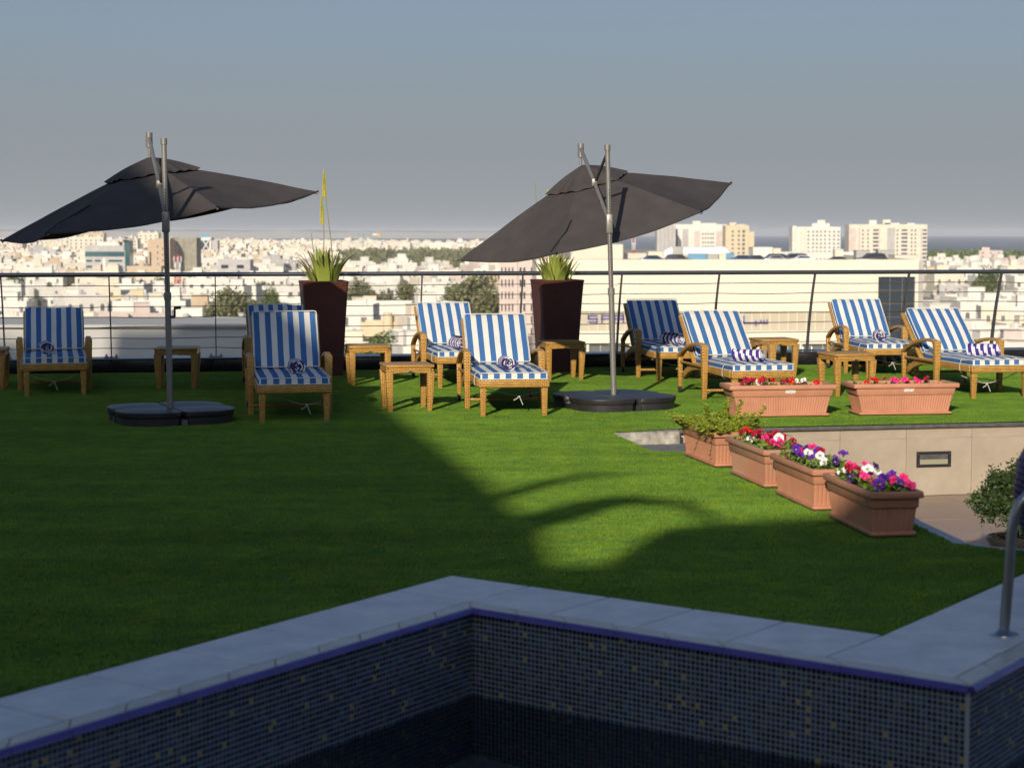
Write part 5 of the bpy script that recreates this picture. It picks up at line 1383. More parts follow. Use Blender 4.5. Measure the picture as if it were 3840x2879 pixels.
# ---- landmark buildings
def block(name, px0, px1, y, z0, z1, depth, mk, label, rz=0.0, cat='building'):
    x0, x1 = at(px0, y), at(px1, y); root = empty(name, ((x0 + x1) / 2, y, z0), rz, label, cat)
    b = MB().box((0, depth / 2, (z1 - z0) / 2), (x1 - x0, depth, z1 - z0)); parapet(b, 0, depth / 2, z1 - z0, x1 - x0, depth, .9, .3)
    mobj('wall', b.mesh('wall', M[mk]), root); root['w'] = x1 - x0; root['hh'] = z1 - z0
    return root, x1 - x0, z1 - z0
def zpx(py, y): return CAMH + (872 - py) / 7000 * y
def wmesh(w, h, glass='win', frame='winframe', key={}):
    k = (w, h, glass, frame)
    if k not in key:
        b = MB(); b.add([(-w / 2, -.06, -h / 2), (w / 2, -.06, -h / 2), (w / 2, -.06, h / 2), (-w / 2, -.06, h / 2)], [(0, 1, 2, 3)], 1)
        f_ = .12; b.box((0, -.07, h / 2 + f_ / 2), (w + 2 * f_, .14, f_)); b.box((0, -.1, -h / 2 - f_ / 2), (w + 2 * f_, .2, f_)); b.box((-w / 2 - f_ / 2, -.07, 0), (f_, .14, h)); b.box((w / 2 + f_ / 2, -.07, 0), (f_, .14, h))
        key[k] = b.mesh('window', [M[frame], M[glass]])
    return key[k]
# office with green ribbon windows
Y = 1145; g = ground_z(at(400, Y), Y)
root, w, h = block('office_building', 323, 472, Y, g, zpx(926, Y), 20, 'w_grey', 'grey office building with a dark green glass top floor, left of the left parasol pole', .0)
mobj('penthouse', MB().box((1.5, 8, h + 1.6), (w * .55, 8, 3.2)).mesh('penthouse', M['w_white']), root)
mobj('glass_floor', MB().box((-.2, -.05, h - 4.3), (w * .985, .3, 3.0)).mesh('glass_floor', M['glass_green']), root)
mobj('glass_tower', MB().box((w / 2 + 1.4, 6, h / 2 + 2.0), (2.7, 12, h + 4.0)).mesh('glass_tower', M['glass_green']), root)
mobj('frame_slab', MB().box((w / 2 - .6, 5, h + 2.2), (1.0, 12, 7.5)).box((w / 2 - 1.2, 4, h + 4.7), (9.5, 16, .6)).mesh('frame_slab', M['w_grey']), root)
for fl in range(6):
    z = h - 8.4 - fl * 3.6
    if z < 1.5: break
    for (cx, ww) in ((-.40, 3.8), (-.185, 3.8), (.255, 8.6)): mobj('window', wmesh(ww, 1.3, 'glass_green'), root, (cx * w, 0, z))
mobj('pilaster', MB().box((-.02 * w, -.3, h / 2 - 3.2), (1.8, .6, h - 6.6)).mesh('pilaster', M['w_white']), root)
# tan tower and bare concrete tower
Y = 1060; g = ground_z(at(600, Y), Y)
root, w, h = block('tan_tower', 557, 640, Y, g, zpx(905, Y), 18, 'w_tan', 'tan apartment tower with narrow slit windows behind the left parasol pole')
mobj('raised_top', MB().box((2.0, 9, h + .9), (w * .65, 12, 1.8)).mesh('raised_top', M['w_tan']), root)
mobj('recess', MB().box((-w * .38, -.05, h * .42), (.9, .2, h * .62)).mesh('recess', M['glass_dark']), root)
for fl in range(7):
    z = h - 3.0 - 3.3 * fl
    if z > 1: mobj('window', wmesh(.75, 1.5), root, (-.05 * w + (fl % 2) * .0, 0, z)); mobj('window', wmesh(.75, 1.5), root, (.18 * w, 0, z - 1.2))
Y = 1080
root, w, h = block('concrete_tower', 636, 740, Y, g, zpx(897, Y), 16, 'w_concrete', 'bare streaky concrete tower with tiny openings, right of the left parasol pole')
mobj('lower_block', MB().box((-w * .33, -1.2, h * .43), (w * .34, 2.4, h * .86)).mesh('lower_block', M['w_grey']), root)
for fl in range(7):
    z = h - 3.2 - 3.3 * fl
    if z > 1:
        for cx in (-.02, .16): mobj('window', wmesh(.6, .8), root, (cx * w, 0, z))
# lattice mast, red and white
def mast(px, y, z0, z1, label, w0=3.2, w1=1.1, n=14):
    root = empty('lattice_mast', (at(px, y), y, z0), .3, label, 'radio mast'); H_ = z1 - z0
    for s in range(n):
        ta, tb2 = s / n, (s + 1) / n; wa_, wb_ = w0 + (w1 - w0) * ta, w0 + (w1 - w0) * tb2; b = MB()
        ca_ = [(-wa_ / 2, -wa_ / 2), (wa_ / 2, -wa_ / 2), (wa_ / 2, wa_ / 2), (-wa_ / 2, wa_ / 2)]; cb_ = [(-wb_ / 2, -wb_ / 2), (wb_ / 2, -wb_ / 2), (wb_ / 2, wb_ / 2), (-wb_ / 2, wb_ / 2)]
        za, zb = H_ * ta, H_ * tb2
        for k in range(4):
            b.tube([(*ca_[k], za), (*cb_[k], zb)], .09, 4); b.tube([(*ca_[k], za), (*cb_[(k + 1) % 4], zb)], .06, 4); b.tube([(*ca_[(k + 1) % 4], za), (*cb_[k], zb)], .06, 4); b.tube([(*cb_[k], zb), (*cb_[(k + 1) % 4], zb)], .06, 4)
        mobj('mast_section', b.mesh('mast_section', M['red' if (s // 3) % 2 == 0 else 'whitep']), root)
    b = MB()
    for k in range(8): b.box((1.3 * cos(k * .785), 1.3 * sin(k * .785), H_ - 1.6 - (k % 2) * 2.2), (.3, .3, 2.0), rz=k * .785)
    mobj('antennas', b.mesh('antennas', M['whitep']), root)
mast(668, 700, ground_z(-125, 700), zpx(955, 700), 'red and white lattice radio mast standing in front of the concrete tower')
mast(2375, 1300, GZ, zpx(892, 1300), 'short red and white radio mast just right of the right parasol pole')
# cross-braced white building with billboard
Y = 2050; g = ground_z(at(780, Y), Y)
root, w, h = block('braced_building', 745, 795, Y, g, zpx(893, Y), 20, 'w_white', 'white building with a giant X-brace facade and rooftop billboard, far off')
mobj('glass_panel', MB().box((-.05 * w, -.1, h * .62), (w * .8, .3, h * .5)).mesh('glass_panel', M['glass_dark']), root)
mobj('cross_brace', MB().tube([(-w * .18, -1, h * .28), (w * .42, -1, h * .98)], .7, 5).tube([(w * .42, -1, h * .28), (-w * .18, -1, h * .98)], .7, 5).mesh('cross_brace', M['whitep']), root)
mobj('side_wing', MB().box((w * .5 + 3.4, 9, h * .44), (6.8, 14, h * .88)).mesh('side_wing', M['w_grey']), root)
mobj('billboard', MB().box((.05 * w, 2, h + 2.6), (9, .5, 4.0)).mesh('billboard', M['blue_panel']), root)
# modern grey villa and grey block (above the rail, centre left)
Y = 950; g = ground_z(at(880, Y), Y)
root, w, h = block('modern_villa', 818, 940, Y, g, zpx(980, Y), 12, 'w_grey', 'long grey modern villa with dark balcony openings above the handrail')
for cx in (-.28, .2): mobj('balcony', MB().box((cx * w, -.06, h - 2.6), (3.6, .3, 1.7)).mesh('balcony', M['glass_dark']), root)
mobj('lower_wing', MB().box((-.15 * w, -2, h * .33), (w * .6, 4, h * .66)).mesh('lower_wing', M['w_grey']), root)
Y = 1100
root, w, h = block('grey_block', 998, 1053, Y, ground_z(at(1025, Y), Y), zpx(964, Y), 12, 'w_grey', 'plain grey cube of flats with small square windows left of the left aloe')
for fl in range(4):
    for k in range(3): mobj('window', wmesh(.9, 1.0), root, (-.3 * w + k * .3 * w, 0, h - 2.2 - fl * 3.2))
# brown arched villa
Y = 800
root, w, h = block('brown_villa', 118, 262, Y, ground_z(at(190, Y), Y), zpx(1040, Y), 12, 'w_sand', 'brown villa with white arched windows below the handrail at the left')
mobj('front_wing', MB().box((-.1 * w, -2, h * .38), (w * .5, 4, h * .76)).mesh('front_wing', M['w_sand']), root)
for cx in (-.25, -.1, .05): mobj('window', WIN[1], root, (cx * w, -4, h * .5))
for cx in (.3, .42): mobj('window', WIN[1], root, (cx * w, 0, h * .72))
# big white villa and round-tower villa between the planters
Y = 470
root, w, h = block('white_villa', 1240, 1545, Y, GZ, zpx(1146, Y), 12, 'w_white', 'large plain white villa with two barred windows behind the cables left of the back-row lounger')
for px in (1364, 1415): mobj('window', WIN[3], root, (at(px, Y) - root.location.x, 0, h - 3.2))
Y = 400
root, w, h = block('round_tower_villa', 1350, 1560, Y, GZ, zpx(1222, Y), 9, 'w_yellow', 'sand-yellow villa with a stubby round tower, low behind the cables')
mobj('round_tower', MB().lathe([(1.05, 0), (1.0, h + 2.6), (.95, h + 2.9), (0, h + 2.9)], 16, (-.0 * w, -.8)).mesh('round_tower', M['w_yellow'], smooth=True), root)
# sand apartment houses far left
for (p0, p1, Y, pt_, mk, lab) in ((262, 392, 1900, 892, 'w_cream', 'long cream apartment house with brown window bays far behind the grey office'), (305, 395, 2300, 876, 'w_sand', 'sand apartment slab on the far left skyline'), (522, 598, 2100, 876, 'w_cream', 'cream hotel with a stepped crown left of the left parasol pole'),
        (440, 520, 2000, 897, 'w_cream', 'low cream block between the office and the cream hotel')):
    root, w, h = block('apartment_house', p0, p1, Y, ground_z(at(p0, Y), Y), zpx(pt_, Y), 14, mk, lab)
    nn = max(4, int(w / 5))
    for k in range(nn):
        for fl in range(3): mobj('window', wmesh(1.6, 1.6), root, (-w / 2 + (k + .5) * w / nn, 0, h - 2.6 - fl * 3.4))
    for k in range(3): mobj('roof_room', MB().box((-w * .35 + k * w * .35, 6, h + 1.4), (w * .12, 5, 2.8)).mesh('roof_room', M[mk]), root)
# white fort-like building and minaret at the centre skyline
Y = 2600
root, w, h = block('white_fort_building', 1610, 1742, Y, GZ, zpx(912, Y), 14, 'w_white', 'white building with a raised stepped tower on the centre skyline')
mobj('stepped_tower', MB().box((.37 * w, 4, h + 2), (9, 8, 4)).box((.37 * w, 4, h + 5), (6, 6, 3)).mesh('stepped_tower', M['w_white']), root)
Y = 2700; root = empty('minaret', (at(1530, Y), Y, GZ), 0, 'pale slender minaret rising above the centre skyline', 'minaret')
mobj('shaft', MB().box((0, 0, 7), (3.6, 3.6, 14)).mesh('shaft', M['w_cream']), root); mobj('balcony', MB().lathe([(0, 14), (2.6, 14), (2.6, 14.8), (1.4, 14.8), (1.3, 18.5), (0, 20)], 12).mesh('balcony', M['w_cream']), root)
# tower crane
Y = 2500; root = empty('tower_crane', (at(1364, Y), Y, GZ), 0, 'turquoise tower crane with a white and orange counter jib on the skyline', 'crane')
zt = zpx(880, Y) - GZ
b = MB(); 
for (sx, sy) in ((-1, -1), (1, -1), (1, 1), (-1, 1)): b.tube([(sx * .8, sy * .8, 0), (sx * .8, sy * .8, zt)], .2, 4)
for k in range(12): b.tube([(-.8, -.8, zt * k / 12), (.8, -.8, zt * (k + 1) / 12)], .14, 4)
mobj('mast', b.mesh('mast', M['turq']), root)
b = MB().tube([(-8.5, 0, zt), (20, 0, zt)], .25, 4).tube([(-8.5, 0, zt), (0, 0, zt + 7.2), (20, 0, zt)], .18, 4).box((0, 0, zt + 1.5), (2.2, 2.2, 5.5), top=.3)
mobj('jib', b.mesh('jib', M['turq']), root)
mobj('counterweight', MB().box((15.5, 0, zt + .3), (6, 1.6, 2.0)).mesh('counterweight', M['whitep']), root); mobj('counterweight', MB().box((20.5, 0, zt - .3), (3.8, 1.6, 4.0)).mesh('counterweight', M['orange']), root)
# pinkish apartment block beside the right planter
Y = 500
root, w, h = block('apartment_block', 1873, 2095, Y, GZ, zpx(968, Y), 14, 'w_pink', 'pinkish apartment block with columns of narrow windows, left of the right planter', .0)
for fl in range(8):
    z = h - 3.4 - 3.25 * fl
    if z < 1: break
    for cx in (1882, 1896, 1909, 1922): mobj('window', wmesh(.34, 1.9, 'glass_dark', 'w_pink'), root, (at(cx, Y) - root.location.x, 0, z))
    for cx in (1952, 1966, 1994): mobj('window', wmesh(.5, 1.9, 'glass_dark', 'w_pink'), root, (at(cx, Y) - root.location.x, 0, z))
mobj('pilaster', MB().box((at(1938, Y) - root.location.x, -.25, h / 2), (.35, .5, h)).mesh('pilaster', M['w_pink']), root)
# far high-rises at the right
def grid_windows(root, cols_, zs, me, Y, x0):
    for px in cols_:
        for z in zs: mobj('window', me, root, (at(px, Y) - x0, 0, z))
Y = 1420
root, w, h = block('striped_tower', 2462, 2532, Y, GZ, zpx(850, Y), 18, 'w_grey', 'tall tower with dark vertical stripes, first of the far high-rises right of the right parasol')
for px in (2474, 2490, 2505, 2519): mobj('dark_strip', MB().box((at(px, Y) - root.location.x, -.1, h * .5), (1.0, .3, h * .96)).mesh('dark_strip', M['ac_grey']), root)
root, w, h = block('white_tower', 2520, 2722, Y + 30, GZ, zpx(846, Y + 30), 22, 'w_white', 'broad white high-rise with pink panels and one dark green glass strip')
x0 = root.location.x; Y2 = Y + 30
mobj('green_glass', MB().box((at(2533, Y2) - x0, -.1, h * .5), (2.6, .3, h * .84)).mesh('green_glass', M['glass_green']), root)
for (a, b2) in ((2602, 2622), (2683, 2706)): mobj('pink_panel', MB().box((at((a + b2) / 2, Y2) - x0, -.08, h * .45), (at(b2, Y2) - at(a, Y2), .2, h * .85)).mesh('pink_panel', M['w_pink']), root)
mobj('grey_panel', MB().box((at(2568, Y2) - x0, -.08, h * .48), (4.6, .2, h * .88)).mesh('grey_panel', M['w_grey']), root)
mobj('roof_room', MB().box((at(2610, Y2) - x0, 6, h + 1.6), (6, 8, 3.8)).box((at(2655, Y2) - x0, 6, h + .9), (12, 8, 1.8)).mesh('roof_room', M['w_white']), root)
zs = [h - 6.5 - 3.25 * k for k in range(9)]
grid_windows(root, (2561, 2568, 2575, 2618, 2634, 2644, 2654, 2664, 2672, 2690, 2701), zs, wmesh(1.1, 1.3), Y2, x0)
Y = 1400
root, w, h = block('yellow_tower', 2718, 2806, Y, GZ, zpx(850, Y), 20, 'w_yellow', 'yellow high-rise with balconies at the right end of the first far cluster')
x0 = root.location.x; zs = [h - 3.6 - 3.2 * k for k in range(10)]
grid_windows(root, (2745, 2768), zs, wmesh(1.7, 1.3), Y, x0); grid_windows(root, (2786,), zs, wmesh(2.0, 2.0), Y, x0)
mobj('side_wing', MB().box((at(2813, Y) - x0, 5, h * .44), (4.4, 14, h * .88)).mesh('side_wing', M['w_yellow']), root)
mobj('roof_room', MB().box((-3, 6, h + 1.5), (5, 8, 3)).box((2.5, 6, h + .8), (8, 8, 1.6)).mesh('roof_room', M['w_cream']), root)
Y = 1480
root, w, h = block('white_apartments', 2968, 3148, Y, GZ, zpx(855, Y), 18, 'w_white', 'white apartment high-rise with a stepped crown, second from the right')
x0 = root.location.x; zs = [h - 3 - 3.1 * k for k in range(9)]
grid_windows(root, (3028, 3046, 3060, 3075, 3090, 3107, 3124, 3140), zs, wmesh(1.3, 1.3), Y, x0)
for px in (2980, 3000, 3015): mobj('pilaster', MB().box((at(px, Y) - x0, -.35, h * .5), (1.5, .7, h * .99)).mesh('pilaster', M['w_cream']), root)
mobj('crown', MB().box((at(3075, Y) - x0, 6, h + 1.8), (14, 9, 3.6)).box((at(3078, Y) - x0, 6, h + 4.9), (6, 6, 2.6)).box((at(2976, Y) - x0, 6, h + .8), (3, 9, 1.8)).mesh('crown', M['w_white']), root)
mobj('blue_edge', MB().box((w / 2 + .2, 3, h * .5), (.5, 6, h * .96)).mesh('blue_edge', M['blue_panel']), root)
Y = 1500
root, w, h = block('pink_white_tower', 3180, 3472, Y, GZ, zpx(846, Y), 20, 'w_cream', 'widest far high-rise, pink and white with banded balconies, at the right')
x0 = root.location.x; zs = [h - 4 - 3.15 * k for k in range(10)]
for (a, b2, mk) in ((3182, 3205, 'w_pink'), (3214, 3222, 'w_pink'), (3290, 3296, 'w_pink'), (3448, 3455, 'w_pink'), (3322, 3352, 'w_grey')): mobj('panel', MB().box((at((a + b2) / 2, Y) - x0, -.08, h * .47), (at(b2, Y) - at(a, Y), .2, h * .94)).mesh('panel', M[mk]), root)
grid_windows(root, (3232, 3251, 3334, 3348, 3361, 3414, 3428), zs, wmesh(1.2, 1.5), Y, x0)
for z in zs:
    for px, ww in ((3280, 5.2), (3387, 5.6), (3463, 3.6)):
        bo = mobj('balcony', MB().box((0, -.5, -1.2), (ww, 1.0, 1.1)).mesh('balcony', M['w_white']), root, (at(px, Y) - x0, 0, z)); mobj('window', wmesh(round(ww * .86, 2), 1.5), bo, (0, 0, .2))
mobj('roof_room', MB().box((at(3270, Y) - x0, 6, h + 2), (6, 8, 4.5)).box((at(3322, Y) - x0, 6, h + 2.2), (6, 8, 5)).box((at(3342, Y) - x0, 6, h + 1), (12, 8, 2)).box((at(3413, Y) - x0, 6, h + 1), (6, 8, 2)).mesh('roof_room', M['w_white']), root)

# ---- the big cream mall with rooftop parking
Y = 268; zr = zpx(973, Y)
xl, xr = at(2012, Y), at(3443, Y); w = xr - xl; x0 = (xl + xr) / 2; h = zr - GZ
mall = empty('shopping_mall', (x0, Y, GZ), 0, 'huge plain cream mall building with rooftop parking and a glazed corner', 'shopping mall')
X = lambda px: at(px, Y) - x0
Zp = lambda py: zpx(py, Y) - GZ
gx0, gx1, gz0, gz1 = X(3291), X(3429), Zp(1290), Zp(1037)      # glazed corner opening
sb0, sb1 = Zp(1238), Zp(1168)                                  # sign band
lg0, lg1 = Zp(1335), Zp(1288)
b = MB()
# facade around the openings
b.box(((-w / 2 + gx0) / 2, 30, (sb1 + h - .9) / 2), (gx0 + w / 2, 60, h - .9 - sb1))
b.box(((-w / 2 + gx0) / 2, 30.4, (sb0 + sb1) / 2), (gx0 + w / 2, 59.2, sb1 - sb0))
b.box(((-w / 2 + gx0) / 2, 29.8, (lg1 + sb0) / 2), (gx0 + w / 2, 60.4, sb0 - lg1))
b.box(((-w / 2 + gx0) / 2, 30.5, lg1 / 2), (gx0 + w / 2, 59, lg1))
b.box(((gx0 + gx1) / 2, 30, (gz1 + h - .9) / 2), (gx1 - gx0, 60, h - .9 - gz1)); b.box(((gx0 + gx1) / 2, 30.3, gz1 / 2), (gx1 - gx0, 59.4, gz1))
b.box(((gx1 + w / 2) / 2, 30, (h - .9) / 2), (w / 2 - gx1, 60, h - .9))
mobj('wall', b.mesh('wall', M['w_mall']), mall)
b = MB(); b.box((0, .2, h - .45), (w, .4, .9)); b.box((-w / 2 + .2, 30.2, h - .45), (.4, 59.6, .9)); b.box((w / 2 - .2, 30.2, h - .45), (.4, 59.6, .9))
mobj('parapet', b.mesh('parapet', M['w_mall']), mall)
mobj('roof_deck', MB().box((0, 30, h - .88), (w - .8, 59, .05)).mesh('roof_deck', M['asphalt_roof']), mall)
mobj('side_wing', MB().box(((X(3472) + w / 2) / 2, 30, h / 2 - .1), (X(3472) - w / 2, 56, h - .2)).mesh('side_wing', M['w_grey']), mall)  # right return of the mall, its shade put into the grey colour
# cladding joints: panels
pj = MB().box((0, 0, 0), (5.93, .06, 2.0)).mesh('panel', M['w_mall'])
px_ = -w / 2 + 3
k = 0
while px_ < gx0 - 3:
    z = sb1 + 1.0 + .03
    while z + 1.0 < h - .92:
        mobj('panel', pj, mall, (px_, -.035, z)); z += 2.02
    px_ += 5.96
# glazed corner
gl = mobj('glass_wall', MB().box(((gx0 + gx1) / 2, .30, (gz0 + gz1) / 2), (gx1 - gx0, .1, gz1 - gz0)).mesh('glass_wall', M['glass_dark']), mall)
for k in range(4): mobj('mullion', MB().box((gx0 + (gx1 - gx0) * k / 3, .2, (gz0 + gz1) / 2), (.09, .12, gz1 - gz0)).mesh('mullion', M['post_steel']), gl)
for k in range(6): mobj('mullion', MB().box(((gx0 + gx1) / 2, .21, gz0 + (gz1 - gz0) * k / 5), (gx1 - gx0, .1, .07)).mesh('mullion', M['post_steel']), gl)
mobj('frame', MB().box(((gx0 + gx1) / 2, -.1, gz1 + .2), (gx1 - gx0 + .9, .3, .4)).box((gx0 - .22, -.1, (gz0 + gz1) / 2), (.44, .3, gz1 - gz0)).box((gx1 + .22, -.1, (gz0 + gz1) / 2), (.44, .3, gz1 - gz0)).mesh('frame', M['w_mall']), mall)
# louvred sign band with letters
bd = mobj('sign_band', MB().box(((X(2160) + X(3230)) / 2, .35, (sb0 + sb1) / 2), (X(3230) - X(2160), .1, sb1 - sb0 - .05)).mesh('sign_band', M['louver']), mall)
k = 2175
while k < 3225:
    mobj('rib', MB().box((X(k), .22, (sb0 + sb1) / 2), (.10, .16, sb1 - sb0 - .05)).mesh('rib', M['ac_grey'] if False else M['w_mall']), bd); k += 34
def text_obj(body, size, material, parent, loc):
    c = bpy.data.curves.new('letter', 'FONT'); c.body = body; c.size = size; c.extrude = .05; c.materials.append(material)
    c.align_x = 'LEFT'; o = bpy.data.objects.new('letter', c); col.objects.link(o)
    dg = bpy.context.evaluated_depsgraph_get(); me = bpy.data.meshes.new_from_object(o.evaluated_get(dg)); me.name = 'letter'; me.materials.clear(); me.materials.append(material)
    bpy.data.objects.remove(o); ob = mobj('letter', me, parent, loc, (pi / 2, 0, 0)); return ob
# squared block letters SPAR as bars
def bars(strokes, x, z, sx, sz, t=.22):
    b = MB()
    for (a, c) in strokes:
        x0_, z0_ = a; x1_, z1_ = c; cx_, cz_ = (x0_ + x1_) / 2, (z0_ + z1_) / 2
        b.box((x + cx_ * sx, .0, z + cz_ * sz), (abs(x1_ - x0_) * sx + t, .12, abs(z1_ - z0_) * sz + t))
    me = b.mesh('letter', M['sign_purple']); return me
LT = {'S': [((0, 1), (1, 1)), ((0, 1), (0, .5)), ((0, .5), (1, .5)), ((1, .5), (1, 0)), ((0, 0), (1, 0))], 'P': [((0, 0), (0, 1)), ((0, 1), (1, 1)), ((1, 1), (1, .5)), ((0, .5), (1, .5))],
      'A': [((0, 0), (0, 1)), ((0, 1), (1, 1)), ((1, 1), (1, 0)), ((0, .5), (1, .5))], 'R': [((0, 0), (0, 1)), ((0, 1), (1, 1)), ((1, 1), (1, .5)), ((0, .5), (1, .5)), ((.7, .5), (.7, 0))]}
zz0 = Zp(1207); hL = Zp(1182) - Zp(1207)
for chh, px in zip('SPAR', (2207, 2257, 2305, 2353)):
    mobj('letter', bars(LT[chh], X(px), zz0, 1.25, hL), bd, (0, .12, 0))
# arabic word: alef, tooth with dot, seen letter teeth and final ra
AR = [(((X(2862), 0), (X(2880), 0)), 0), ]
ar = MB(); zb = Zp(1213); u = .2
def barp(pxa, pya, pxb, pyb, t=.2): ar.box(((X(pxa) + X(pxb)) / 2, .12, (Zp(pya) + Zp(pyb)) / 2), (abs(X(pxb) - X(pxa)) + t, .12, abs(Zp(pya) - Zp(pyb)) + t))
barp(2790, 1184, 2790, 1210); barp(2790, 1210, 2835, 1210); barp(2835, 1203, 2835, 1210); barp(2842, 1210, 2878, 1210); barp(2878, 1200, 2878, 1210); barp(2866, 1201, 2866, 1210); barp(2854, 1201, 2854, 1210); barp(2770, 1204, 2778, 1210); barp(2762, 1212, 2774, 1216); barp(2836, 1218, 2837, 1218)
mobj('letter', ar.mesh('letter', M['sign_purple']), bd)
# lower glazing with round columns
lg = mobj('lower_glazing', MB().box(((X(2150) + X(3280)) / 2, .42, (lg0 + lg1) / 2), (X(3280) - X(2150), .1, lg1 - lg0)).mesh('lower_glazing', mat('grey_glazing', (.13, .145, .14), .15, spec=.8)), mall)
k = 2205
while k < 3280:
    mobj('column', MB().lathe([(.22, 0), (.22, lg1)], 10, (X(k), .0)).mesh('column', M['w_mall'], smooth=True), mall); k += 160
k = 2165
while k < 3280:
    mobj('mullion', MB().box((X(k), .34, (lg0 + lg1) / 2), (.08, .08, lg1 - lg0)).mesh('mullion', M['winframe']), lg); k += 44
# rooftop things (each its own thing)
RZ = GZ + h - .85
def rt(name, px0, px1, pyt, y, dep, mk, label, cat, shape='box', group=None):
    xa, xb = at(px0, y), at(px1, y); zt = zpx(pyt, y); b = MB()
    root = empty(name, ((xa + xb) / 2, y, RZ), 0, label, cat, group); W_ = xb - xa; H_ = zt - RZ
    if shape == 'box': b.box((0, dep / 2, H_ / 2), (W_, dep, H_)); b.box((0, dep / 2, H_ + .04), (W_ + .12, dep + .12, .08))
    mobj('wall', b.mesh('wall', M[mk], bevel=.02, seg=1), root); return root, W_, H_
dk = empty('roof_duct', (at(2610, 300), 300, RZ), 0, 'long fat white ventilation duct lying along the mall roof', 'ventilation duct'); s = 300 / 7000
zc = zpx(945, 300) - RZ; rad = 21 * s
mobj('duct_tube', MB().tube([(-112 * s, 0, zc * .4), (-108 * s, 0, zc * .85), (-95 * s, 0, zc), (60 * s, 0, zc), (88 * s, 0, zc + .1), (108 * s, 0, zc), (118 * s, 0, zc * .6)], [rad * .7, rad * .92, rad, rad, rad * 1.05, rad * 1.0, rad * .8], 18).mesh('duct_tube', M['whitep'], smooth=True), dk)
mobj('duct_panel', MB().box((-72 * s, -.15, zc), (38 * s, 2 * rad, 1.9 * rad)).mesh('duct_panel', M['ac_grey'], bevel=.05), dk)
mobj('support', MB().box((-60 * s, 0, zc * .25), (.3, .3, zc * .6)).box((70 * s, 0, zc * .25), (.3, .3, zc * .6)).mesh('support', M['ac_grey']), dk)
rt('blue_hoarding', 2580, 2650, 953, 292, .3, 'blue_panel', 'pale blue hoarding panels below the white duct', 'hoarding', group='blue rooftop hoardings')
rt('blue_hoarding', 2722, 2752, 951, 291, .3, 'blue_panel', 'small pale blue hoarding panel right of the air handling cabinets', 'hoarding', group='blue rooftop hoardings')
rt('cabinet', 2652, 2690, 955, 289, 1.2, 'ac_grey', 'wide beige air handling cabinet under the white duct', 'cabinet'); rt('cabinet', 2695, 2719, 955, 289, 1.2, 'w_cream', 'narrow beige cabinet under the right end of the duct', 'cabinet')
rt('roof_hut', 2430, 2492, 944, 305, 5, 'w_cream', 'cream rooftop hut left of the white duct', 'roof hut')
rt('roof_hut', 2822, 2895, 928, 315, 6, 'w_white', 'white corrugated rooftop hut right of the yellow tower', 'roof hut'); rt('roof_hut', 2897, 2926, 932, 320, 5, 'w_cream', 'small cream hut beside the white corrugated hut', 'roof hut')
rt('roof_hut', 2140, 2335, 917, 330, 8, 'w_cream', 'cream and white rooftop plant room partly behind the right parasol', 'roof hut'); rt('roof_wall', 2926, 3200, 945, 340, .4, 'w_white', 'low white roof wall behind the parked cars', 'wall')
rt('container', 3208, 3260, 940, 295, 2.5, 'ac_grey', 'left grey container behind the large dark car', 'container'); rt('container', 3290, 3352, 939, 296, 2.5, 'ac_grey', 'right grey container behind the large dark car', 'container')
rt('roof_hut', 3352, 3437, 957, 290, 5, 'w_cream', 'low cream block at the right corner of the mall roof', 'roof hut'); rt('roof_wall', 2340, 2490, 950, 335, 1, 'w_cream', 'low roof wall left of the hut, behind a dark car', 'wall')
rt('container', 3128, 3160, 936, 310, 2, 'w_cream', 'small beige box in front of the white apartment tower', 'container')
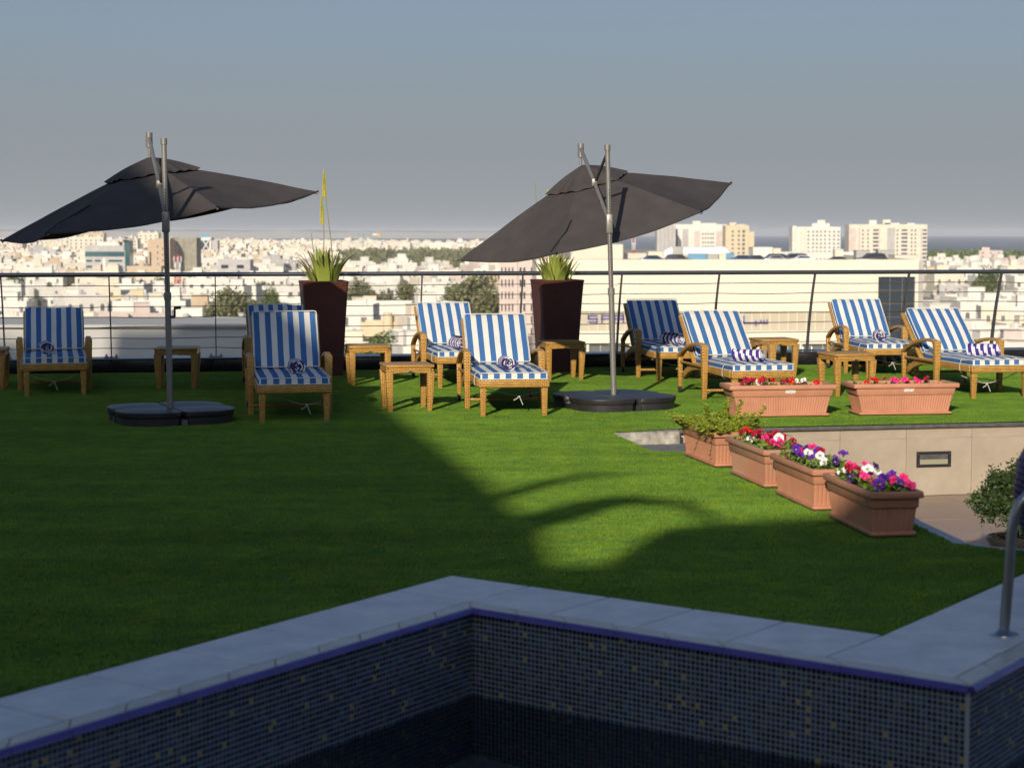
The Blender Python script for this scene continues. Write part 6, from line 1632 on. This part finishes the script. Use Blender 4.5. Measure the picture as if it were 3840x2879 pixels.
# cars
def car(px, y, length, height, mk, label, suv, rz, seed):
    root = empty('parked_car', (at(px, y), y, RZ), rz, label, 'car', 'cars parked on the mall roof')
    L_ = length; w_ = 1.85; b = MB()
    if suv: prof = [(-.50, .35), (-.50, .78), (-.46, 1.02), (-.40, 1.60), (-.30, 1.72), (.10, 1.72), (.24, 1.12), (.44, .98), (.50, .75), (.50, .35)]
    else: prof = [(-.50, .35), (-.50, .80), (-.47, .98), (-.36, 1.06), (-.24, 1.42), (.06, 1.45), (.22, 1.02), (.42, .90), (.50, .70), (.50, .35)]
    def loft(pf, half, mi=0, inset=.0):
        n_ = len(pf); P = []
        for s_ in (-1, 1):
            for (x, z) in pf: P.append((x * L_, s_ * (half - (.22 if z > 1.1 else 0)), z * height / (1.72 if suv else 1.45)))
        return P, [tuple(range(n_)), tuple(reversed(range(n_, 2 * n_)))] + [(i, i + n_, (i + 1) % n_ + n_, (i + 1) % n_) for i in range(n_)]
    P, F = loft(prof, w_ / 2); b.add(P, F); mobj('body', b.mesh('body', M[mk], bevel=.05, seg=2), root)
    hs = height / (1.72 if suv else 1.45); g_ = MB()
    if suv: gp = [(-.40, 1.12), (-.375, 1.58), (.08, 1.60), (.19, 1.14)]
    else: gp = [(-.31, 1.06), (-.22, 1.36), (.05, 1.38), (.17, 1.05)]
    for s_ in (-1, 1): g_.add([(x * L_, s_ * (w_ / 2 - .21 + .012 if z > 1.1 else w_ / 2 + .004), z * hs) for x, z in gp], [(0, 1, 2, 3) if s_ > 0 else (3, 2, 1, 0)])
    for s_ in (-1, 1): mobj('side_window', MB().add([(x * L_, s_ * (w_ / 2 - (.215 if z > 1.1 else .0) + (.03)), z * hs) for x, z in gp] + [(x * L_, s_ * (w_ / 2 - .25), z * hs) for x, z in gp], [(0, 1, 2, 3), (4, 5, 6, 7)] + [(i, (i + 1) % 4, 4 + (i + 1) % 4, 4 + i) for i in range(4)]).mesh('side_window', M['glass_dark'], fix=True), root)
    wh = MB().tube([(0, -.11, 0), (0, .11, 0)], .33, 14).mesh('wheel', M['rubber'], smooth=True) if 'wh' not in cache else cache['wh']
    cache['wh'] = wh
    for sx in (-.31, .31):
        for sy in (-1, 1): mobj('wheel', wh, root, (sx * L_, sy * (w_ / 2 - .1), .33))
car(3262, 271.5, 4.8, 1.75, 'car_black', 'large black estate car nearest the right end of the mall roof', True, pi, 1)
car(2455, 272, 4.4, 1.42, 'car_blue', 'dark blue car farthest left on the roof, right of the right parasol pole', False, .05, 2)
car(2545, 272, 4.3, 1.55, 'car_dark', 'dark car in front of the white duct', True, .02, 3)
car(2775, 272, 4.3, 1.45, 'car_blue', 'blue-grey hatchback right of the blue hoarding', False, pi, 4)
car(2840, 273, 4.0, 1.42, 'car_dark', 'small dark car right of the blue-grey hatchback', False, .1, 5)
car(2895, 276, 4.6, 1.6, 'car_black', 'black car behind the silver one in the rooftop row', True, pi, 6)
car(2915, 271.5, 4.2, 1.42, 'car_silver', 'silver car in the middle of the rooftop row', False, 0, 7)
car(2970, 277, 4.9, 1.65, 'car_dark', 'dark off-roader behind the white car in the rooftop row', True, pi, 8)
car(3000, 271.5, 4.3, 1.42, 'car_white', 'white car at the right end of the rooftop row', False, pi, 9)
car(3148, 272, 4.0, 1.25, 'car_dark', 'low dark car barely above the roof edge, left of the large black one', False, 0, 10)

# ------------------------------------------------------------------ haze: one closed box round everything
hz = mobj('haze', MB().box((0, 7200, -1.5), (19000, 15600, 55)).mesh('haze', None) if False else (lambda me: me)(MB().box((0, 7200, -1.5), (18600, 15400, 57)).mesh('haze', bpy.data.materials.new('haze'))), kind='stuff')
hm = hz.data.materials[0]; hm.use_nodes = True; N = hm.node_tree.nodes; N.clear()
out = N.new('ShaderNodeOutputMaterial'); pv = N.new('ShaderNodeVolumePrincipled'); pv.inputs['Color'].default_value = (.97, .98, 1, 1)
pv.inputs['Density'].default_value = .00007; pv.inputs['Anisotropy'].default_value = 0.0
hm.node_tree.links.new(pv.outputs[0], out.inputs['Volume'])
print('objects', len(bpy.data.objects), 'cells', len(cells), 'trees', tidx)
